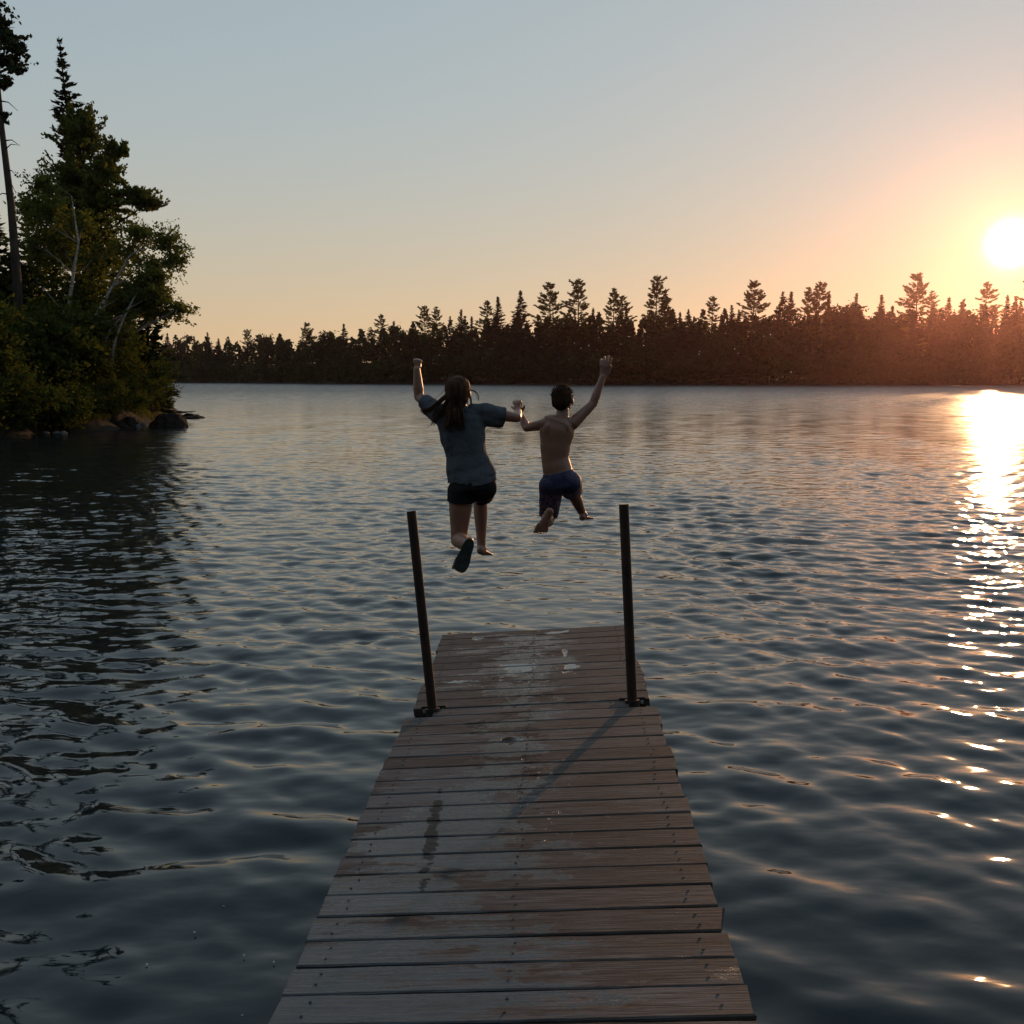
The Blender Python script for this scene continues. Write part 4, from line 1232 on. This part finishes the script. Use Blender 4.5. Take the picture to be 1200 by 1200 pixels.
for i in range(104):           # lower front row at the water's edge
    px = 150 + (1340 - 150) * (i + frg.uniform(0.1, 0.9)) / 104
    x, y = far_spot(px, frg.uniform(1.5, 4.5))
    hh_ = (452 - skyline_y(px)) * frg.uniform(0.35, 0.75)
    h = top_height(px, 452 - hh_, x, y)
    kk = ['leafy0', 'leafy1', 'leafy2', 'fir0', 'fir1', 'spruce0'][int(frg.integers(6))]
    far_tree(kk, x, y, h, 'dark low tree at the water edge of the far forest', wide=frg.uniform(0.95, 1.3))

def wood_mass(name, n, in0, in1, lo, hi, sz, mat, px0=60, px1=1420):
    px = frg.uniform(px0, px1, n); inl = frg.uniform(in0, in1, n)
    az = np.arctan2((px - 600) / F, CP); R = far_r(np.degrees(az)) + inl
    X, Y = R * np.sin(az), R * np.cos(az)
    Hs = (455 - skyline_y(px)) / F * R
    mod = 0.86 + 0.12 * np.sin(px * 0.21) + 0.10 * np.sin(px * 0.53 + 1)
    Z = height(X, Y) + np.clip(Hs * mod, 2, 40) * (lo + (hi - lo) * frg.random(n) ** 0.8)
    C = np.stack([X, Y, Z], 1)
    dv = unit(frg.normal(0, 1, (n, 3))); wv = unit(np.cross(dv, frg.normal(0, 1, (n, 3))))
    s_ = sz * frg.uniform(0.6, 1.3, n)
    g = Geo(); g.diamonds(C, dv * (s_ * 0.5)[:, None], wv * (s_ * 0.35)[:, None])
    return tag(g.build(name, M[mat]), kind='stuff')
wood_mass('undergrowth', 32000, -0.9, 7, 0.0, 0.40, 0.9, 'far_leaf')
wood_mass('forest', 46000, 8, 26, 0.0, 0.80, 1.4, 'needles')

# ---- wooded point on the left
brg = np.random.default_rng(31)
def bank_tree(name, base_px, depth, label, cat='tree'):
    """empty on the ground under a pixel column"""
    p = P(base_px, 470, depth)
    z = ground_z(p.x, p.y)
    o = empty(name, (p.x, p.y, z))
    return tag(o, label, cat, 'trees on the left bank'), p
def lobes_px(base, lst):
    r = []
    for (px, py, d, rx, rz, w) in lst:
        c = P(px, py, d) - base
        s_ = d / F
        r.append(((c.x, c.y, c.z), (rx * s_, 0.5 * (rx + rz) * s_, rz * s_), w))
    return r
def px_path(base, lst): return [tuple(P(px, py, d) - base) for (px, py, d) in lst]

# spire spruce
o, p = bank_tree('spruce_tree', 114, 47, 'tall narrow spruce whose spire rises above the other bank trees')
h = (P(69, 62, 47).z - o.location.z)
c, t = conifer(h, 0.12, 2.7, 'spruce', np.random.default_rng(51), 0.30, 3.0, 0.05, (-0.053, 0.0))
c.build('crown', M['needles'], o); t.build('trunk', M['bark'], o, True)
# bushy pine
o, p = bank_tree('pine_tree', 92, 45, 'broad bushy pine with upswept boughs in front of the spruce spire')
lb = lobes_px(o.location, [(95, 175, 45, 22, 28, 8), (82, 150, 45, 12, 14, 3), (103, 150, 45, 8, 18, 3), (88, 215, 45, 34, 25, 10), (122, 205, 44.5, 20, 18, 6), (135, 184, 44.5, 10, 13, 3),
                             (115, 240, 44.5, 40, 22, 11), (146, 178, 44.5, 5, 6, 1), (70, 250, 45.5, 36, 26, 9), (100, 275, 45, 45, 24, 10), (155, 228, 44.5, 20, 9, 4), (172, 240, 44.5, 16, 8, 3), (70, 300, 45.5, 40, 25, 8), (120, 310, 45, 36, 25, 8)])
leafy(lb, 30000, 0.20, brg, 0.07, 26, -0.7, 0.5).build('crown', M['pine_needles'], o)
limbs(px_path(o.location, [(95, 440, 45), (94, 380, 45), (90, 300, 45), (92, 220, 45), (94, 150, 45)]), 0.2, lb, brg).build('trunk', M['bark'], o, True)
# airy birch to the left
o, p = bank_tree('birch_tree', 82, 42, 'airy birch with pale trunk on the left part of the bank')
lb = lobes_px(o.location, [(50, 215, 42, 20, 18, 4), (38, 245, 42, 18, 20, 4), (60, 250, 41.5, 24, 22, 5), (45, 285, 41.5, 26, 22, 5), (75, 290, 41.5, 24, 25, 5), (98, 262, 41.5, 22, 22, 4), (35, 320, 41.5, 28, 22, 4), (110, 305, 41.5, 20, 18, 3)])
leafy(lb, 10000, 0.14, brg, 0.08, 16, 0.3, 0.5).build('crown', M['birch_leaf'], o)
limbs(px_path(o.location, [(76, 430, 39.6), (79, 370, 39.6), (86, 320, 39.7), (92, 285, 40.2), (84, 230, 41.5)]), 0.10, lb, brg).build('trunk', M['birch_bark'], o, True)
# birch leaning out over the water
o, p = bank_tree('birch_tree', 105, 43, 'leaning birch with its open crown hanging out over the water')
lb = lobes_px(o.location, [(165, 272, 42, 26, 16, 5), (196, 285, 42, 20, 18, 5), (205, 305, 42, 14, 14, 3), (150, 295, 42, 24, 20, 4), (180, 312, 41.8, 24, 16, 4), (160, 340, 41.8, 26, 16, 4), (196, 350, 41.8, 18, 14, 3), (212, 362, 41.8, 13, 9, 2), (185, 368, 41.8, 26, 10, 3), (135, 345, 42, 22, 18, 3)])
leafy(lb, 10500, 0.14, brg, 0.08, 14, 0.3, 0.5).build('crown', M['birch_leaf'], o)
limbs(px_path(o.location, [(94, 430, 39.8), (103, 387, 39.8), (117, 362, 40), (132, 335, 40.6), (152, 300, 41.5), (175, 285, 42)]), 0.10, lb, brg).build('trunk', M['birch_bark'], o, True)
# twin stems
for (k, path_, lab) in ((0, [(130, 430, 39.6), (134, 402, 39.6), (140, 385, 39.7), (150, 362, 40), (165, 335, 41)], 'slim pale birch, straight stem leaning right at the edge of the bank shrubs'),
                        (1, [(120, 428, 39.9), (124, 398, 39.9), (130, 385, 40), (142, 372, 40.3), (156, 350, 41.5)], 'slim crooked birch just behind the straight leaning stem')):
    o, p = bank_tree('birch_tree', path_[0][0], path_[0][2], lab)
    x0, y0, d0 = path_[-1]
    lb = lobes_px(o.location, [(x0 + 4, y0 - 4, d0, 18, 14, 2), (x0 + 16, y0 + 10, d0, 18, 12, 2), (x0 - 8, y0 + 12, d0, 16, 12, 2), (x0 + 20, y0 - 12, d0, 14, 12, 1)])
    leafy(lb, 4500, 0.14, brg, 0.08, 14, 0.3, 0.4).build('crown', M['birch_leaf'], o)
    limbs(px_path(o.location, path_), 0.07, lb, brg).build('trunk', M['birch_bark'], o, True)
# old pine at the frame edge
o, p = bank_tree('pine_tree', 22, 37, 'old bare-trunked pine at the far left, foliage only near its top')
base = o.location
tp = px_path(base, [(24, 430, 37), (20, 330, 37), (13, 240, 37), (2, 150, 37), (-6, 60, 37), (-10, -60, 37)])
g = limbs(tp, 0.19, [], brg, 10)
lb = lobes_px(base, [(2, 30, 37, 10, 12, 2), (12, 45, 37, 14, 7, 3), (20, 58, 36.8, 12, 8, 3), (6, 72, 37, 20, 8, 4), (20, 84, 36.8, 8, 5, 1.2), (4, 99, 37, 9, 5, 1.6), (3, 136, 37, 6, 5, 1), (-30, 40, 37, 30, 30, 8), (-25, -20, 37, 35, 35, 8), (-30, 100, 37, 22, 14, 4), (5, -30, 37, 22, 12, 4), (8, -70, 37, 26, 16, 5)])
for (c_, r_, w_) in lb:
    c_ = np.array(c_)
    i = min(range(len(tp)), key=lambda q: abs(tp[q][2] - c_[2]))
    a_ = np.array(tp[i]) ; 
    f_ = np.interp(c_[2], [q[2] for q in tp], range(len(tp)))
    a_ = np.array([np.interp(f_, range(len(tp)), [q[j] for q in tp]) for j in range(3)])
    g.tube([tuple(a_), tuple((a_ + c_) / 2 + (0, 0, 0.1)), tuple(c_)], [0.06, 0.04, 0.012], 5, cap=False)
for (py, dx, dy) in ((165, 20, 6), (176, 16, -6), (200, 12, 8), (228, -18, 5), (250, 14, 3), (118, 22, 12), (215, 9, 12)):   # dead twigs
    f_ = np.interp(py, [-60, 60, 150, 240, 330, 430], [-10, -6, 2, 13, 20, 24])
    a_ = P(f_, py, 37) - base; e_ = P(f_ + dx, py + dy, 36.8) - base
    g.tube([tuple(a_), tuple((a_ + e_) / 2 + Vector((0, 0, 0.12))), tuple(e_)], [0.03, 0.018, 0.006], 4)
leafy(lb, 9000, 0.2, brg, 0.06, 22, -0.4, 0.5).build('crown', M['needles'], o)
g.build('trunk', M['bark'], o, True)
# dark conifers that close the wood behind
for (px, d, top, rad, st, seed, lab) in (
        (8, 46, 250, 2.6, 'spruce', 61, 'dark spruce half hidden behind the bare pine trunk at far left'),
        (45, 50, 235, 2.6, 'fir', 62, 'dark fir behind the airy birch, hiding the forest interior'),
        (115, 50, 270, 2.4, 'fir', 63, 'dark fir deep behind the leaning birch'),
        (140, 52, 318, 2.0, 'cedar', 64, 'dark cedar between the birch stems, deep in the bank wood'),
        (70, 48, 280, 3.0, 'cedar', 65, 'dark broad cedar in the middle of the bank wood'),
        (176, 46, 352, 1.5, 'cedar', 66, 'small cedar at the outer tip of the bank, flat boughs pointing over the water'),
        (25, 42, 300, 2.2, 'cedar', 67, 'dark cedar beside the foot of the bare pine'),
        (-40, 40, 110, 3.0, 'spruce', 68, 'tall spruce left of the bare pine, seen through its mirror image in the lake'),
        (-110, 36, 30, 3.2, 'spruce', 69, 'tall spruce further left along the bank, reflected dark in the water'),
        (-190, 32, 30, 3.2, 'fir', 70, 'tall fir far left along the bank, reflected dark in the water'),
        (-75, 44, 120, 3.4, 'fir', 71, 'broad fir left of the frame edge, behind the tall spruce'),
        (-280, 30, 60, 3.2, 'spruce', 72, 'tall spruce at the near end of the bank, reflected in the near water')):
    o, p = bank_tree({'spruce': 'spruce_tree', 'fir': 'fir_tree', 'cedar': 'cedar_tree'}[st], px, d, lab)
    h = P(px, top, d).z - o.location.z
    c, t = conifer(h, 0.03, rad, st, np.random.default_rng(seed), 0.42 if px > -20 else 0.6, 1.7)
    c.build('crown', M['needles'], o); t.build('trunk', M['bark'], o, True)
# alder shrubs along the bank
SH = []
for i in range(4):
    q = np.random.default_rng(500 + i)
    lb = [((q.normal(0, 0.62), q.normal(0, 0.55), 0.45 + 1.5 * q.random()), (0.6, 0.6, 0.55), 1) for _ in range(9)]
    lv = leafy(lb, 6500, 0.13, q, 0.07, 13, -0.2, 0.4).mesh('foliage')
    st = Geo()
    for (c_, r_, w_) in lb: st.tube([(q.normal(0, 0.1), q.normal(0, 0.1), -0.3), (c_[0] * 0.5, c_[1] * 0.5, c_[2] * 0.55), tuple(c_)], [0.022, 0.016, 0.006], 5, cap=False)
    sm_ = st.mesh('stem', True)
    lv.materials.append(M['shrub_leaf']); sm_.materials.append(M['bark'])
    SH.append((lv, sm_))
SHRUBS = [(6, 38, 1.2, 'leafy shrub at the far left end of the bank under the bare pine'), (30, 37.5, 1.35, 'leafy shrub between the bare pine foot and the waterline'), (52, 38.5, 1.3, 'olive shrub on the bank below the airy birch'),
          (72, 40, 1.45, 'tall olive shrub hiding the foot of the airy birch'), (92, 39.5, 1.3, 'olive shrub on the bank below the bushy pine'), (110, 41, 1.35, 'olive shrub at the foot of the leaning birch'),
          (128, 41.5, 1.1, 'bright olive shrub under the slim birch stems'), (145, 42.5, 0.95, 'bright olive shrub right of the slim birch stems'), (160, 44, 0.75, 'low shrub near the tip of the bank above the dark boulder'),
          (174, 46.5, 0.6, 'low yellowish shrub at the tip of the bank'), (184, 48.5, 0.42, 'outermost small shrub above the grassy tip'), (20, 42, 1.9, 'tall dark shrub behind the waterside shrubs at far left'),
          (60, 43.5, 1.9, 'tall shrub in the second row behind the olive shrubs'), (100, 45, 1.7, 'shrub in shade behind the leaning birch'), (140, 47, 1.25, 'shrub in shade behind the slim birches'),
          (165, 49, 0.9, 'shrub beside the small cedar at the tip'), (-30, 35, 1.5, 'shrub just beyond the left frame edge'), (-80, 33, 1.5, 'shrub on the bank further left, mirrored in the water'), (40, 35.6, 0.75, 'low shrub overhanging the water at far left'), (80, 37.2, 0.7, 'low shrub overhanging the water before the tall shrub'), (108, 38.8, 0.7, 'low shrub overhanging the dark rock ledge'),
          (12, 34.6, 0.8, 'low shrub at the water edge in the left frame corner'), (62, 36.6, 0.75, 'low shrub over the row of pale stones'), (94, 37.9, 0.6, 'small shrub right of the pale stones'), (136, 39.9, 0.65, 'low shrub hanging over the ledge next to the boulder'),
          (156, 41.6, 0.6, 'small shrub directly above the pair of pale stones'), (-12, 33.2, 0.9, 'shrub at the water edge just left of the frame')]
for i, (px, d, s_, lab) in enumerate(SHRUBS):
    p = P(px, 480, d)
    o = empty('shrub', (p.x, p.y, max(ground_z(p.x, p.y), 0.0) - 0.05), brg.uniform(0, 6.28))
    o.scale = (s_ * 1.1, s_ * 1.1, s_)
    tag(o, lab, 'shrub', 'shrubs along the left bank')
    lv, sm_ = SH[i % 4]
    for nm, me in (('stem', sm_), ('foliage', lv)):
        c_ = bpy.data.objects.new(nm, me); c_.parent = o; col.objects.link(c_)
# grass on the bank tip and along its edge
nG = 9000
pxs = brg.uniform(0, 1, nG)
t = brg.uniform(0, 1, nG)
bx = np.interp(t, [0, 0.3, 0.55, 0.8, 1], [-17.2, -15.6, -15.2, -15.6, -17.2]) - np.abs(brg.normal(0, 0.8, nG)) - 0.1
by = np.interp(t, [0, 0.3, 0.55, 0.8, 1], [34.2, 38.5, 42, 46, 52]) + brg.normal(0, 0.3, nG)
bz = height(bx, by)
ok = bz > 0.05
bx, by, bz = bx[ok], by[ok], bz[ok]
k_ = len(bx)
hgt = brg.uniform(0.12, 0.4, k_)
dv = unit(np.stack([brg.normal(0.1, 0.3, k_), brg.normal(0, 0.3, k_), np.ones(k_)], 1)) * (hgt / 2)[:, None]
wv = unit(np.stack([brg.normal(0, 1, k_), brg.normal(0, 1, k_), np.zeros(k_)], 1)) * 0.011
g = Geo(); g.diamonds(np.stack([bx, by, bz + hgt * 0.45], 1), dv, wv)
tag(g.build('grass', M['grass']), kind='stuff')
# rocks
def rock(px, py, d, rx, ry, rz, label, mat='rock', seed=0, name='boulder', z=None, group='rocks at the foot of the bank'):
    bm = bmesh.new(); bmesh.ops.create_icosphere(bm, subdivisions=4, radius=1.0)
    for v in bm.verts:
        q = v.co * 1.1 + Vector((seed * 7.7, seed, 0))
        k = 1 + 0.28 * noise.noise(q) + 0.12 * noise.noise(q * 2.6) + 0.05 * noise.noise(q * 6)
        v.co = Vector((v.co.x * rx, v.co.y * ry, v.co.z * rz)) * k
        if v.co.z < -rz * 0.6: v.co.z = -rz * 0.6
    me = bpy.data.meshes.new(name); bm.to_mesh(me); bm.free()
    for f in me.polygons: f.use_smooth = False
    p = P(px, py, d)
    o = obj(name, me, M[mat]); o.location = (p.x, p.y, z if z is not None else 0.02)
    o.rotation_euler = (0, 0, seed)
    return tag(o, label, 'rock', group)
rock(198, 500, 41, 0.72, 0.6, 0.55, 'large dark boulder standing in the water off the bank tip', seed=0.2)
rock(224, 489, 50, 0.75, 0.5, 0.16, 'flat low rock just above the water beyond the big boulder', seed=1.3, name='flat_rock')
rock(148, 499, 40.7, 0.75, 0.55, 0.4, 'dark rock ledge under the overhanging shrubs beside the boulder', seed=2.1)
rock(126, 501, 39.9, 0.7, 0.5, 0.32, 'dark rock ledge further left under the shrubs', seed=2.9)
rock(162, 501, 39.8, 0.13, 0.1, 0.12, 'small pale stone left of the big boulder, lower of the pair', 'pale_rock', 5.1, 'stone', 0.06)
rock(168, 499, 40.2, 0.12, 0.1, 0.13, 'small pale stone touching the big boulder, upper of the pair', 'pale_rock', 5.7, 'stone', 0.12)
for (px, lab, sd__) in ((53, 'pale stone at the waterline, leftmost of three', 6.1), (66, 'pale stone at the waterline, middle of three', 6.6), (74, 'pale stone at the waterline, rightmost of three', 7.2)):
    rock(px, 507, 35.6, 0.14, 0.1, 0.08, lab, 'pale_rock', sd__, 'stone', 0.04)

# drops of water flung up, catching the sun; bubbles on the still water by the dock
m, n, l, out = material('water_drop')
b = n.new('ShaderNodeBsdfPrincipled'); b.inputs['Base Color'].default_value = (0.9, 0.92, 0.95, 1); b.inputs['Roughness'].default_value = 0.12; b.inputs['Transmission Weight'].default_value = 0.6; b.inputs['IOR'].default_value = 1.33
l.new(b.outputs[0], out.inputs[0]); M['drop'] = m
bm = bmesh.new(); bmesh.ops.create_icosphere(bm, subdivisions=2, radius=1.0)
dme = bpy.data.meshes.new('water_drop'); bm.to_mesh(dme); bm.free()
dme.materials.append(M['drop'])
for f in dme.polygons: f.use_smooth = True
for (px, py) in ((820, 412), (819, 415), (861, 409), (865, 414), (851, 380), (895, 394), (903, 392), (921, 374), (910, 445), (927, 436), (673, 402), (690, 405), (681, 408)):
    o = bpy.data.objects.new('water_drop', dme); o.location = P(px, py, 6.6 + 0.4 * math.sin(px)); s_ = 0.0035 + 0.0012 * math.sin(py); o.scale = (s_, s_, s_ * 1.2)
    col.objects.link(o); tag(o, 'tiny water drop glinting in the air against the dark far forest', 'water drop', 'flying water drops')
for (px, py) in ((172, 1130), (286, 1119), (262, 1062), (228, 1092), (124, 956), (321, 1127), (284, 1190)):
    p = on_z(px, py, 0.004)
    o = bpy.data.objects.new('bubble', dme); o.location = p; o.scale = (0.004, 0.004, 0.003)
    col.objects.link(o); tag(o, 'tiny pale bubble floating on the dark water left of the dock', 'bubble', 'bubbles on the water')

# unseen forest added behind the viewer, shading children and dock from the eastern sky
qn = 60000
sx_ = frg.uniform(-75, 75, qn); sy_ = -frg.uniform(5, 32, qn)
hh_ = 15 + 3.5 * np.sin(sx_ * 0.55) + 2.5 * np.sin(sx_ * 1.3 + sy_ * 0.4)
sz_ = 0.3 + hh_ * np.clip((-sy_ - 3) / 9, 0.15, 1) * frg.random(qn) ** 0.9
dv = unit(frg.normal(0, 1, (qn, 3))); wv = unit(np.cross(dv, frg.normal(0, 1, (qn, 3)))); s_ = 1.3 * frg.uniform(0.6, 1.3, qn)
g = Geo(); g.diamonds(np.stack([sx_, sy_, sz_], 1), dv * (s_ * 0.5)[:, None], wv * (s_ * 0.36)[:, None])
tag(g.build('forest', M['needles']), kind='stuff')

# evening haze over the lake
m, n, l, out = material('haze')
v = n.new('ShaderNodeVolumePrincipled')
v.inputs['Color'].default_value = (0.95, 0.56, 0.60, 1); v.inputs['Density'].default_value = 0.00008; v.inputs['Anisotropy'].default_value = 0.88
l.new(v.outputs[0], out.inputs['Volume'])
g = Geo(); g.box((-800, -800, -4), (800, 800, 48))
tag(g.build('haze', m), kind='stuff')
